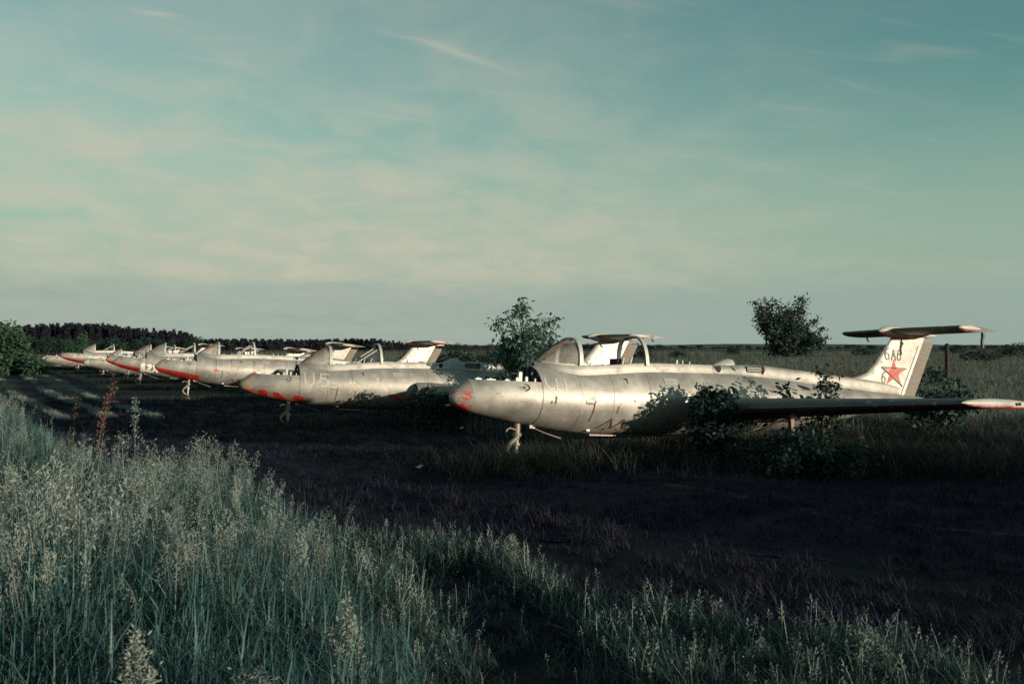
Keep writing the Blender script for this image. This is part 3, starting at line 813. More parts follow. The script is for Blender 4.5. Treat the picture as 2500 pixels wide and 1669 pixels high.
    # access panels, slightly proud of the skin, with a dark gap round each
    for x0, x1, z0, z1, mt in ((3.56, 3.84, 1.60, 1.71, 'silver_bright'), (5.35, 5.62, 1.52, 1.66, 'silver'), (7.6, 7.95, 1.40, 1.52, 'frame')):
        q = MB(); q.quad_strip([[on_body(.0025)(x, z) for x in frange(x0 - .006, x1 + .006, 6)] for z in frange(z0 - .006, z1 + .006, 5)]); pn = q.build('panel_gap', M['grey_line'], root, False)
        q = MB(); q.quad_strip([[on_body(.0065)(x, z) for x in frange(x0, x1, 6)] for z in frange(z0, z1, 5)]); q.build('access_panel', M[mt], pn, True)
    # round landing-lamp cover on the nose side
    q = MB(); mp = on_body(.004); lo = []
    q.poly([mp(1.02 + .085 * math.cos(a), 1.455 + .045 * math.sin(a)) for a in [2 * math.pi * k / 20 for k in range(20)]]); lc = q.build('lamp_cover', M['silver_bright'], J['shell'], False)
    q = MB(); q.tube([mp(1.035 + .088 * math.cos(a), 1.453 + .050 * math.sin(a)) for a in [R(-75 + 150 * k / 14) for k in range(15)]], .011, 6); q.build('lamp_rim', M['rust'], lc)
    q = MB(); make_glyph(q, [[(.985, 1.452), (.99, 1.455)], [(1.02, 1.458), (1.035, 1.44)], [(1.045, 1.462), (1.05, 1.445)]], .007, on_body(.0075), .005); q.build('lamp_screws', M['black'], lc, False)
    # ventral flap with rust drip
    q = MB(); q.quad_strip([[on_body(.006)(x, z) for x in frange(2.055, 2.215, 4)] for z in frange(1.255, 1.305, 3)]); fl = q.build('side_flap', M['frame'], root, False); J['flap'] = fl
    q = MB(); make_glyph(q, [[(2.06, 1.25), (2.215, 1.25)], [(2.21, 1.29), (2.21, 1.245), (2.205, 1.12), (2.19, .98)]], .008, on_body(.009), .006); q.build('rust_run', M['rust'], fl, False)
    q = MB(); make_glyph(q, [[(2.835, 1.655), (2.845, 1.60)], [(2.80, 1.66), (2.85, 1.658)]], .010, on_body(.005), .006); q.ellipsoid(on_body(.0)(2.84, 1.655), (.022, .012, .02)); q.build('fuel_cap', M['black'], root, False)
    q = MB(); make_glyph(q, [[(2.65, 1.22), (2.64, 1.12)]], .010, on_body(.005), .006); q.build('handle_slot', M['rust'], root, False)
    # oval access holes along the rear fuselage, flat dark patches for their shade
    for x, z, a_, b_ in ((6.05, 1.655, .075, .042), (6.72, 1.685, .14, .036), (7.25, 1.645, .11, .038), (6.75, 1.50, .10, .04), (7.0, 1.47, .10, .06)):
        q = MB(); q.poly([on_body(.005)(x + a_ * math.cos(t_) , z + b_ * math.sin(t_) - .18 * a_ * math.cos(t_)) for t_ in [2 * math.pi * k / 14 for k in range(14)]]); q.build('access_hole', M['dark'], root, False)
    return J
jet0 = build_jet()

def retarget(root, name, mat):
    for o in [c for c in root.children] + [g for c in root.children for g in c.children]:
        if o.name.split('.')[0] == name:
            for sl in o.material_slots: sl.link = 'OBJECT'; sl.material = mat
def remove_parts(root, names):
    for o in list(root.children):
        if o.name.split('.')[0] in names:
            for g in list(o.children): bpy.data.objects.remove(g)
            bpy.data.objects.remove(o)
DZ = -(2.37165 - EYE)
# x, y of the model's middle, heading (deg), nose-up pitch, roll, height
JETS = [
    (3.40, 17.20, 28.4, .061, .030, .047 + DZ, 'nearest silver jet with a red star on its fin and grey brown nose', 'nose1', 'silver'),
    (-1.875, 25.387, 22.1, .049, .0, -.043 + DZ, 'second jet from the right with tan nose and broken red patches under it', 'nose2', 'silver_patch'),
    (-8.01, 36.67, 26.0, .082, .018, -.001 + DZ, 'third jet from the right with solid red chin and dusty windscreen', 'nose3', 'silver_red'),
    (-12.79, 44.97, 22.5, .090, -.03, -.010 + DZ, 'jet with white bubble letters painted behind its red chin', 'nose3', 'silver_red'),
    (-16.63, 53.4, 29.0, .118, .0, -.61, 'jet just behind the one with bubble letters, red under its nose', 'nose3', 'silver_red'),
    (-22.0, 63.4, 29.0, .087, .04, -.78, 'low silver jet with pale nose, no red chin, sixth from the right', 'nose4', 'silver'),
    (-26.7, 70.6, 32.0, .090, .0, -.48, 'seventh jet from the right, red nose tip against the dark trees', 'nose3', 'silver_red'),
    (-32.6, 80.4, 28.0, .080, .0, -.75, 'farthest jet at the left, lying low and without a windscreen', 'nose4', 'silver'),
]
roots = []
for i, (x, y, th, pit, roll, dz, lab, nm, bm_) in enumerate(JETS):
    r = jet0['root'] if i == 0 else copy_tree(jet0['root'])
    roots.append(r)
for r, (x, y, th, pit, roll, dz, lab, nm, bm_) in zip(roots, JETS):
    r.location = (x, y, dz); r.rotation_euler = (-roll, pit, R(th))
    tag(r, lab, 'jet plane', 'derelict jet trainers parked in a row')
    retarget(r, 'nose_cone', M[nm])
    for nme in ('nose_shell', 'fuselage'): retarget(r, nme, M[bm_])
remove_parts(roots[0], ('canopy_strut',))
remove_parts(roots[7], ('windscreen', 'canopy_hoop', 'canopy_strut'))
remove_parts(roots[5], ('canopy_hoop', 'canopy_strut'))
for k in (6,): remove_parts(roots[k], ('bay_fitting',))
for r in roots[3:]: remove_parts(r, ('access_hole', 'drain_boss', 'sill_lever'))

# --- markings of single jets
def find(r, name): return [c for c in r.children if c.name.split('.')[0] == name][0]
def on_fin(off=.0):
    def f(x, z):
        l = lerp_table([(b_, a_) for a_, b_ in FIN_LE], z, 1); t_ = lerp_table([(b_, a_) for a_, b_ in FIN_TE], z, 1)
        u = max(0.0, min(1.0, (x - l) / (t_ - l))) ** (1 / 1.6)
        return P(x, fin_half(z) * min(1, (1 - (1 - min(1, u * 1.6)) ** 2.4)) * (1 - .25 * u) + .005 + off, z)
    return f
fin = find(roots[0], 'fin')
cx, cz, ro = 9.47, 2.08, .29
star = [(cx + (ro if k % 2 == 0 else ro * .36) * math.sin(2 * math.pi * k / 10) * 1.22, cz + (ro if k % 2 == 0 else ro * .36) * math.cos(2 * math.pi * k / 10) * .98) for k in range(10)]
q = MB(); fill_poly(q, star, on_fin(.001), .012); q.build('star_emblem', M['starred'], fin, False)
outline = [[star[0], star[4]], [star[4], star[8]], [star[8], star[2]], [star[2], star[6]], [star[6], star[0]]]
q = MB(); make_glyph(q, [[(star[8][0] - .01, star[8][1] + .01), (star[2][0] + .01, star[2][1] + .012)], [star[8], star[4]], [star[4], (star[4][0] + .01, star[4][1] - .02)]], .009, on_fin(.005), .006); q.build('star_outline', M['black'], fin, False)
def six(x, z, s): return [[(x + .06 * s, z + .20 * s), (x - .02 * s, z + .15 * s), (x - .06 * s, z + .05 * s)] + arc(x, z - .02 * s, .065 * s, .085 * s, 160, 500, 16)]
digits = six(9.29, 2.41, .72) + [[(9.40, 2.33), (9.455, 2.53), (9.52, 2.33)], [(9.46, 2.53), (9.47, 2.40)]] + six(9.61, 2.41, .72) + six(9.18, 1.95, .72)
q = MB(); make_glyph(q, digits, .011, on_fin(.004), .007); q.build('fin_number', M['grey_line'], fin, False)
# dark runs and pale graffiti traces on the nearest jet
q = MB(); make_glyph(q, [[(1.475, 1.235), (1.48, 1.255)], [(1.535, 1.235), (1.54, 1.25)], [(1.545, 1.25), (1.55, 1.33)]], .013, on_body(.005), .006); q.build('dark_drip', M['dirt'], roots[0], False)
q = MB(); make_glyph(q, [[(1.395, 1.60), (1.40, 1.50), (1.46, 1.44), (1.52, 1.46)], [(1.58, 1.61), (1.57, 1.45), (1.63, 1.43)], [(1.72, 1.60), (1.72, 1.45)]], .016, on_body(.004), .009); q.build('faded_number', simple('faint_paint', (.50, .485, .44), .55, .3, .15, 12), roots[0], False)
q = MB(); q.tube([P(10.3, 1.37, 2.86), P(10.31, 1.38, 2.80), P(10.28, 1.38, 2.70), P(10.30, 1.38, 2.58)], [.03, .035, .03, .035], 6); q.build('dangling_hinge', M['frame_dark'], find(roots[0], 'tailplane'))
# faded U5 on the second jet
q = MB(); U = [[(1.45, 1.60), (1.45, 1.42)] + arc(1.55, 1.42, .10, .10, 180, 360, 8) + [(1.65, 1.60)]]
F5 = [[(2.0, 1.60), (1.82, 1.60), (1.81, 1.49)] + arc(1.88, 1.405, .105, .095, 110, -120, 12)]
make_glyph(q, U + F5, .022, on_body(.004), .010); q.build('faded_number', simple('chalky_paint', (.46, .43, .385), .6, .3, .4, 22), roots[1], False)
q = MB(); make_glyph(q, [[(3.52, 1.16), (3.62, 1.12), (3.78, 1.04), (3.86, 1.07)]], .026, on_body(.03), .012); q.build('red_strut', M['red'], roots[1], False)
# third jet: bands of dark rivets holes
for x in (1.98, 2.50, 3.30, 3.66):
    q = MB()
    for z in (1.66, 1.62, 1.58, 1.52, 1.42, 1.33): q.poly([on_body(.005)(x + .012 * math.cos(a), z + .018 * math.sin(a)) for a in [2 * math.pi * k / 8 for k in range(8)]])
    q.build('rivet_row', M['black'], roots[2], False)
for x in (1.98, 3.32):
    q = MB(); make_glyph(q, [arc(x, 1.25, .055, .05, 20, 170, 8)], .022, on_body(.006), .008); q.build('red_handle', M['red'], roots[2], False)
# bubble letters on the fourth jet
def bubble(strokes, r, ln):
    q = MB(); make_glyph(q, strokes, r + .028, on_body(.004), .014); o = q.build('letter_outline', M['grey_line'], roots[3], False)
    q = MB(); make_glyph(q, strokes, r, on_body(.010), .014); q.build('bubble_letter', M['white'], roots[3], False)
def sh(st, dx, kz): return [[(x - dx, 1.12 + (z - 1.265) * kz) for x, z in l_] for l_ in st]
bubble(sh([[(1.47, 1.48), (1.42, 1.46), (1.41, 1.38), (1.46, 1.34)], [(1.43, 1.16), (1.41, 1.10), (1.45, 1.05), (1.51, 1.09), (1.50, 1.17), (1.43, 1.18)], [(1.42, 1.40), (1.44, 1.16)]], .22, .72), .070, 0)
bubble(sh([[(1.70, 1.45), (1.78, 1.47), (1.80, 1.36), (1.74, 1.24), (1.69, 1.10), (1.81, 1.07)]], .27, .72), .060, 0)
bubble(sh([[(1.98, 1.45), (2.05, 1.28), (2.15, 1.08)], [(2.14, 1.45), (2.05, 1.28), (1.97, 1.08)]], .33, .72), .045, 0)

# a dark detached wing lying beside the farthest jet
mb = MB(); rows = []
for q_ in frange(0, 1, 8):
    le = .2 + .5 * q_; ch = 1.9 - .7 * q_; pts = []
    for k in range(17):
        u = k / 16; s = -1 if u < .5 else 1; xx = (abs(u - .5) * 2) ** 1.8
        t_ = .15 * ch * 5 * (.2969 * math.sqrt(xx) - .126 * xx - .3516 * xx**2 + .2843 * xx**3 - .1015 * xx**4)
        pts.append((q_ * 6.2, le + xx * ch, .42 + s * t_ - .12 * q_))
    rows.append(pts)
mb.quad_strip(rows, True); mb.poly(rows[0]); mb.poly(rows[-1])
dw = empty('detached_wing', (-37.8, 72.2, 0), (0, 0, R(6)))
mb.build('wing_panel', simple('dark_wing_skin', (.05, .052, .06), .6, .2, .5, 3), dw, angle=45)
q = MB(); q.tube([(0, .9, .0), (0, 1.0, .35)], .08, 8); q.tube([(5.6, 1.3, .0), (5.6, 1.35, .25)], .06, 8); q.build('support_block', M['wood'], dw)
tag(dw, 'dark detached wing lying low beneath the farthest jet at the left', 'wing')

# ------------------------------------------------------------------ vegetation helpers
def leaf_quads(mb, c, n, spread, size, rnd, aspect=.45, droop=.0, mat=0, updir=None):
    for _ in range(n):
        d = Vector((rnd.gauss(0, 1), rnd.gauss(0, 1), rnd.gauss(0, .8)))
        p = Vector(c) + d * spread * .5
        a = Vector((rnd.gauss(0, 1), rnd.gauss(0, 1), rnd.gauss(0, .6) - droop)).normalized()
        b = a.cross(Vector((rnd.gauss(0, 1), rnd.gauss(0, 1), rnd.gauss(0, 1)))).normalized()
        s = size * rnd.uniform(.6, 1.3)
        mb.poly([p, p + a * s * .5 + b * s * aspect * .5, p + a * s, p + a * s * .5 - b * s * aspect * .5], mat)
def shrub(name, loc, h, w, label, cat, mat, seed, stems=7, leaf=.09, per=7, cl=70, lean=(0, 0), droop=.3, base=.25, group=None, shape=1.0, twigs=True, asp=.45, tips=None):
    rnd = random.Random(seed); root = empty(name, loc)
    tr = MB(); cr = MB()
    for s_ in range(stems):
        az = rnd.uniform(0, 2 * math.pi); rad = w * .5 * rnd.uniform(.15, 1.0) ** .8; hh = h * rnd.uniform(.62, 1.0) * (1 - .35 * (rad / (w * .5)) ** 2 * shape)
        if s_ == 0: rad *= .2; hh = h
        p0 = Vector((rnd.uniform(-.06, .06) * w, rnd.uniform(-.06, .06) * w, -.05)); tip = Vector((rad * math.cos(az) + lean[0] * hh, rad * math.sin(az) + lean[1] * hh, hh))
        if tips:
            tx, tz = tips[s_ % len(tips)]; j_ = 1 if s_ < len(tips) else .8
            tip = Vector((tx * j_ + rnd.uniform(-.4, .4), rnd.uniform(-.5, .5) * w * .55, tz * j_ + rnd.uniform(-.4, .2)))
        mid = p0.lerp(tip, .5) + Vector((rnd.uniform(-.08, .08) * w, rnd.uniform(-.08, .08) * w, .06 * h))
        pts = [p0, p0.lerp(mid, .5), mid, mid.lerp(tip, .55), tip]
        r0 = max(.008, h * .011)
        tr.tube(pts, [r0, r0 * .8, r0 * .6, r0 * .4, r0 * .15], 5, cap=False)
        def on(t):
            f = t * 4; i = min(3, int(f)); return pts[i].lerp(pts[i + 1], f - i)
        k = max(3, cl // stems)
        for j in range(k):
            t = base + (1 - base) * rnd.random() ** .75
            c = on(t); bl = w * .22 * (1.15 - t) * rnd.uniform(.4, 1.3) + leaf * .5
            dr = Vector((rnd.gauss(0, 1), rnd.gauss(0, 1), rnd.uniform(-.2, .6))).normalized() * bl
            e = c + dr
            if twigs: tr.tube([c, c + dr * .6 + Vector((0, 0, bl * .1)), e], [r0 * .25, r0 * .18, r0 * .08], 3, cap=False)
            for q_ in (1.0, .6): leaf_quads(cr, c + dr * q_, per, leaf * 1.4, leaf, rnd, asp, droop)
    tr.build('stem', M['bark'], root); cr.build('crown', mat, root, False)
    return tag(root, label, cat, group)

# big things of the middle distance
shrub('maple_sapling', (.35, 24.2, 0), 2.95, 1.75, 'leafy green maple sapling standing behind the nose of the nearest jet', 'sapling', M['leaf_maple'], 11, stems=16, leaf=.15, per=8, cl=300, droop=.7, base=.05, asp=.36, shape=.35)
shrub('elder_bush', (3.12, 15.62, 0), 1.30, 1.0, 'green bush at the wing root of the nearest jet', 'bush', M['leaf_bush'], 21, stems=16, leaf=.10, per=9, cl=300, base=.04, droop=.1, asp=.42, shape=.6)
shrub('low_bush', (4.3, 14.6, 0), .55, 2.3, 'dark low bush under the wing of the nearest jet', 'bush', M['leaf_bush'], 22, stems=20, leaf=.09, per=8, cl=330, base=.04, shape=.3)
shrub('fin_bush', (5.05, 16.4, 0), 1.62, 1.15, 'leafy bush in front of the nearest fin, below the red star', 'bush', M['leaf_bush'], 23, stems=9, leaf=.11, per=6, cl=80, base=.3, shape=.5)
shrub('tail_bush', (8.6, 20.3, 0), 1.42, 1.7, 'spreading bush to the right of the nearest rudder', 'bush', M['leaf_bush'], 24, stems=11, leaf=.13, per=8, cl=130, base=.2, droop=.6)
shrub('intake_bush', (-1.75, 22.7, 0), .95, 1.7, 'dark bush at the wing root of the second jet', 'bush', M['leaf_bush'], 25, stems=12, leaf=.10, per=8, cl=150, base=.08, shape=.7)
shrub('thorn_tree', (41.6, 150, 0), 9.6, 9.4, 'dark leaning tree alone in the field left of the nearest fin', 'tree', M['leaf_dark'], 31, stems=40, leaf=.46, per=9, cl=800, base=.02, shape=.75, droop=-.2, asp=.55, tips=[(-4.8, 8.3), (-3.4, 9.0), (-1.4, 9.0), (.4, 8.7), (2.0, 9.7), (2.4, 7.6), (3.8, 6.0), (4.8, 4.4), (5.1, 3.0), (-4.4, 6.2), (-3.0, 5.8), (0, 7.2), (1.2, 5.4), (3.2, 4.2), (3.6, 2.4), (-2.4, 4.2), (.6, 3.0), (-.6, 6.0), (2.2, 2.2), (-3.8, 7.4)])
shrub('edge_bush', (-33.6, 66, 0), 3.4, 4.4, 'dense green bush at the left edge of the picture', 'bush', M['leaf_bright'], 32, stems=26, leaf=.30, per=9, cl=420, base=.02, shape=.8, asp=.6, lean=(-.05, 0))
shrub('edge_bush', (-31.0, 65, 0), 1.3, 2.4, 'low light green bush right beside the bush at the left edge', 'bush', M['leaf_bright'], 33, stems=12, leaf=.2, per=8, cl=120, base=.02, asp=.6)

# unseen shrubs added behind-right of the camera to shade track and jet bellies
for k, (hx, hy, hh, lab) in enumerate(((24.0, -8.2, 2.7, 'southernmost'), (24.4, -5.4, 3.2, 'second'), (23.6, -2.6, 3.3, 'third'), (24.2, .3, 3.0, 'fourth'), (23.7, 3.2, 2.8, 'fifth'), (24.3, 6.0, 2.5, 'northernmost'))):
    shrub('shade_shrub', (hx, hy, 0), hh, 3.6, lab + ' unseen shrub in the row added behind the camera for shade', 'shrub', M['leaf_dark'], 70 + k, stems=18, leaf=.26, per=8, cl=230, base=.02, shape=.45, asp=.6, group='unseen shrubs added behind the camera for shade')

# ------------------------------------------------------------------ tree lines
def pine_mesh(seed):
    rnd = random.Random(seed); t = MB(); c = MB()
    H = 1.0
    t.tube([(0, 0, -.02), (0, 0, .5), (0, 0, .97)], [.016, .011, .003], 5, cap=False)
    for k in range(210):
        z = .06 + .93 * rnd.random() ** .9
        r = .19 * (1 - z) ** .85 * rnd.uniform(.25, 1.05) + .012; a = rnd.uniform(0, 6.283)
        p = Vector((r * math.cos(a), r * math.sin(a), z)); s = rnd.uniform(.035, .075)
        up = Vector((math.cos(a) * .6, math.sin(a) * .6, rnd.uniform(.3, 1.3))).normalized()
        sd = up.cross(Vector((rnd.gauss(0, 1), rnd.gauss(0, 1), .1))).normalized()
        c.poly([p - sd * s * .45, p + sd * s * .45, p + up * s * 1.3])
        c.poly([p - sd * s * .5 - up * s * .4, p + up * s * .2, p + sd * s * .5 - up * s * .4])
    return t.mesh('trunk', M['bark']), c.mesh('crown', M['pine'], False)
def broad_mesh(seed, mat):
    rnd = random.Random(seed); t = MB(); c = MB()
    t.tube([(0, 0, -.03), (.01, 0, .3), (0, .01, .7)], [.03, .02, .006], 5, cap=False)
    lobes = [(Vector((rnd.uniform(-.26, .26), rnd.uniform(-.26, .26), rnd.uniform(.30, .78))), rnd.uniform(.16, .27)) for _ in range(11)]
    for L, r in lobes:
        for k in range(75):
            d = Vector((rnd.gauss(0, 1), rnd.gauss(0, 1), rnd.gauss(0, 1))).normalized() * r * rnd.uniform(.6, 1.05)
            leaf_quads(c, L + d, 1, .01, .075, rnd, .7)
    for k in range(70):
        leaf_quads(c, (rnd.uniform(-.36, .36), rnd.uniform(-.36, .36), rnd.uniform(0.0, .3)), 2, .05, .085, rnd, .7)
    return t.mesh('trunk', M['bark']), c.mesh('crown', mat, False)
pines = [pine_mesh(100 + i) for i in range(7)]
broads = [broad_mesh(200 + i, M['leaf_far']) for i in range(5)]
brights = [broad_mesh(300 + i, M['leaf_bright']) for i in range(2)]
def tree(name, kind, x, y, h, w, label, cat, group):
    r = empty(name, (x, y, 0), (0, 0, rng.uniform(0, 6.28))); r.scale = (w, w, h)
    for me, nm in zip(kind, ('trunk', 'crown')):
        o = bpy.data.objects.new(nm, me); COL.objects.link(o); o.parent = r
    return tag(r, label, cat, group)
def at(px, d): return (px - 1250) / FPX * d
# left forest: pines behind, broadleaf trees in front
def top_left(px): return lerp_table([(0, 802), (100, 797), (250, 795), (330, 806), (420, 810), (470, 818), (486, 832)], px, 1)
for k in range(170):
    px = -25 + 507 * (k + rng.uniform(-.4, .4)) / 170; d = 285 + 14 * (k % 3) + rng.uniform(-5, 5)
    h = EYE + (HOR - top_left(px) + rng.uniform(-5, 7)) * d / FPX
    tree('pine_tree', rng.choice(pines), at(px, d), d, h, h * rng.uniform(.95, 1.35), 'dark conifer in the forest wall at the left', 'tree', 'conifers of the left forest')
for k in range(26):
    px = 40 + 445 * (k + rng.uniform(-.3, .3)) / 26; d = 262 + rng.uniform(-8, 8)
    h = EYE + (HOR - rng.uniform(815, 832)) * d / FPX
    tree('broadleaf_tree', rng.choice(broads), at(px, d), d, h, h * rng.uniform(1.1, 1.5), 'grey green broadleaf tree at the foot of the left forest', 'tree', 'broadleaf trees before the left forest')
tree('bright_tree', brights[0], at(206, 235), 235, 5.6, 4.2, 'tall bright green tree before the left forest above the jet noses', 'tree', None)
tree('bright_bush', brights[1], at(178, 228), 228, 4.1, 5.2, 'round bright green bush left of the tall bright green tree', 'bush', None)
tree('bright_bush', brights[0], at(292, 150), 150, 2.9, 3.4, 'small green tree just behind the third last windscreen', 'tree', None)
# centre forest, farther off
def top_mid(px): return lerp_table([(478, 829), (600, 828), (720, 830), (840, 827), (930, 829), (985, 836), (1010, 842)], px, 1)
for k in range(130):
    px = 478 + 530 * (k + rng.uniform(-.4, .4)) / 130; d = 420 + 18 * (k % 3) + rng.uniform(-6, 6)
    h = EYE + (HOR - top_mid(px) + rng.uniform(-4, 3)) * d / FPX
    tree('pine_tree', rng.choice(pines), at(px, d), d, h, h * rng.uniform(1.5, 2.2), 'dark conifer in the lower forest behind the middle jets', 'tree', 'conifers of the middle forest')
# scattered trees along the horizon at the right
for k in range(58):
    px = 990 + 640 * (k + rng.uniform(-.4, .4)) / 58; d = 520 + rng.uniform(-40, 120)
    h = EYE + (HOR - lerp_table([(990, 836), (1140, 838), (1250, 838), (1480, 834), (1560, 838), (1640, 843)], px, 1) + rng.uniform(-5, 4)) * d / FPX
    tree('horizon_tree', rng.choice(broads), at(px, d), d, h, h * rng.uniform(1.3, 2.0), 'small dark tree on the horizon between the second tail and the maple sapling', 'tree', 'trees on the middle horizon')
for k in range(46):
    px = 1640 + 880 * (k + rng.uniform(-.45, .45)) / 46; d = 640 + rng.uniform(-120, 200)
    h = EYE + (rng.uniform(-1, 7)) * d / FPX
    tree('horizon_bush', rng.choice(broads), at(px, d), d, h, h * rng.uniform(1.4, 2.6), 'tiny dark bush on the far horizon at the right', 'bush', 'bushes on the right horizon')
for k, (px, d, h_, w_) in enumerate(((1075, 62, 1.5, 5.0), (1130, 70, 1.9, 4.2), (1188, 84, 1.8, 5.5), (1010, 95, 1.7, 5.0), (1570, 120, 1.7, 4.0), (1490, 150, 2.6, 6.0), (1655, 140, 1.5, 4.5), (2395, 110, 1.7, 6.0), (2470, 150, 2.7, 7.0), (1790, 190, 2.2, 5.0), (2330, 210, 2.4, 8.0), (2110, 170, 1.9, 6.0))):
    tree('field_bush', rng.choice(broads), at(px, d), d, h_, w_ * .8, 'low dark bush standing in the field behind the jets', 'bush', 'bushes in the field')
# distant low wooded rise
mb = MB(); rows = [[], []]
for k in range(121):
    px = 950 + 1700 * k / 120; d = 1500; x = at(px, d)
    rows[0].append((x, d, -2)); rows[1].append((x, d + 60, 4.6 + 1.6 * mnoise.noise((k * .09, .3, 0)) + .5 * mnoise.noise((k * .9, 1.3, 0))))
rows.append([(x, y + 400, -2) for x, y, z in rows[1]])
mb.quad_strip(rows)
hl = mb.build('hills', simple('far_woods', (.050, .068, .075), .95, 0, .2, .05), None, True, 180); tag(hl, kind='structure')

# ------------------------------------------------------------------ post, litter, single weeds
pr = empty('wooden_post', (at(2312, 45), 45, 0))
q = MB(); q.tube([(0, 0, -.2), (.005, .01, .9), (-.01, 0, 1.98)], [.115, .105, .095], 9); q.build('shaft', M['wood'], pr)
q = MB(); q.tube([(-.01, 0, 1.975), (-.01, .01, 2.02)], [.095, .06], 9); q.build('cap', M['wood'], pr)
tag(pr, 'dark upright wooden post in the grass right of the nearest rudder', 'post')
for (px, py, lab) in ((1128, 1052, 'scrap of white paper in the shade below the nearest nose'), (1025, 1147, 'small bit of white litter on the dark track')):
    d = EYE * FPX / (py - HOR); mb = MB(); rnd = random.Random(int(px))
    rows = [[(.06 * i + rnd.uniform(-.01, .01), .05 * j, .04 + .03 * math.sin(i * 2 + j * 1.3) + rnd.uniform(0, .015)) for i in range(-1, 2)] for j in range(-1, 2)]
    mb.quad_strip(rows); o = mb.build('paper_scrap', M['paper'], None, True)
    x = at(px, d); o.location = (x, d, ground_z(x, d) + .03); tag(o, lab, 'litter')
def stalk(name, x, y, h, label, cat, mat, headmat, seed, spread=.05, n=60, lean=(0, 0), leaf=.045, from_=.45, group=None, width=.12, stems=1):
    rnd = random.Random(seed); r = empty(name, (x, y, ground_z(x, y))); a = MB(); b = MB()
    for s_ in range(stems):
        ln = (lean[0] + rnd.uniform(-.12, .12) * (s_ > 0), lean[1] + rnd.uniform(-.1, .1) * (s_ > 0)); hh = h * (1 if s_ == 0 else rnd.uniform(.6, .95)); ox = rnd.uniform(-.06, .06) * (s_ > 0)
        pts = [Vector((ox + ln[0] * hh * t * t, ln[1] * hh * t * t, hh * t)) for t in frange(0, 1, 5)]
        a.tube(pts, [.009, .008, .007, .006, .004, .002], 5, cap=False)
        for k in range(n):
            t = from_ + (1 - from_) * rnd.random(); f = t * 5; i = min(4, int(f)); c = pts[i].lerp(pts[i + 1], f - i)
            rr = width * (1.15 - t) * rnd.uniform(.2, 1)
            az = rnd.uniform(0, 6.28); c = c + Vector((rr * math.cos(az), rr * math.sin(az), rr * .8))
            leaf_quads(b, c, 5, spread, leaf, rnd, .34, -.4)
    a.build('stem', mat, r); b.build('seed_head', headmat, r, False)
    return tag(r, label, cat, group)
stalk('dry_dock', at(222, 9.6), 9.6, 1.42, 'tall dry reddish dock stalk standing above the left grass', 'weed', M['dry'], M['dry'], 41, .03, 60, (.16, 0), .035, .55, width=.07)
stalk('dry_dock', at(172, 9.9), 9.9, 1.25, 'thinner dry reddish stalk left of the tall one', 'weed', M['dry'], M['dry'], 42, .02, 26, (.05, 0), .03, .6, width=.05)
stalk('flowering_weed', at(330, 10.6), 10.6, 1.22, 'thin flowering weed standing right of the dry red stalks', 'weed', M['grass'], M['worm'], 43, .03, 40, (0, 0), .035, .6, width=.06)
for j, (px, py_top, d, h, lab, sd) in enumerate((
        (340, 1560, 4.2, .52, 'silvery wormwood spike at the bottom left', 51), (860, 1385, 4.9, .58, 'silvery wormwood clump at the bottom centre of the tall grass', 52), (640, 1590, 4.1, .45, 'pale wormwood spike at the bottom edge, third of the picture from the left', 53),
        (480, 1165, 7.4, .80, 'pale wormwood clump in the middle of the tall grass', 54), (1250, 1290, 8.4, .30, 'bushy green weed where the verge meets the dark track', 55), (1860, 1545, 5.6, .20, 'pale weed in the lit verge at the lower right', 56), (2130, 1490, 5.5, .30, 'pale silvery weed in the right verge', 57))):
    stalk('wormwood', at(px, d), d, h, lab, 'weed', M['grass'], M['worm'], sd, .03, 80, (rng.uniform(-.08, .08), 0), .024, .25, width=.085, stems=5)
for j, (px, py, d, h, lab) in enumerate(((2058, 850, 27, 1.5, 'reddish brown dock left of the nearest fin'), (2085, 862, 26, 1.25, 'shorter reddish dock against the nearest fin'), (2030, 868, 28, 1.2, 'dull reddish dock farther left of the nearest fin'), (2000, 880, 27, .9, 'low reddish dock below the lone dark tree'), (1960, 884, 29, .9, 'lowest reddish dock left of the lone tree base'))):
    stalk('red_dock', at(px, d), d, h, lab, 'weed', M['dry'], M['dry'], 60 + j, .05, 60, (0, 0), .06, .3, width=.16, stems=4)

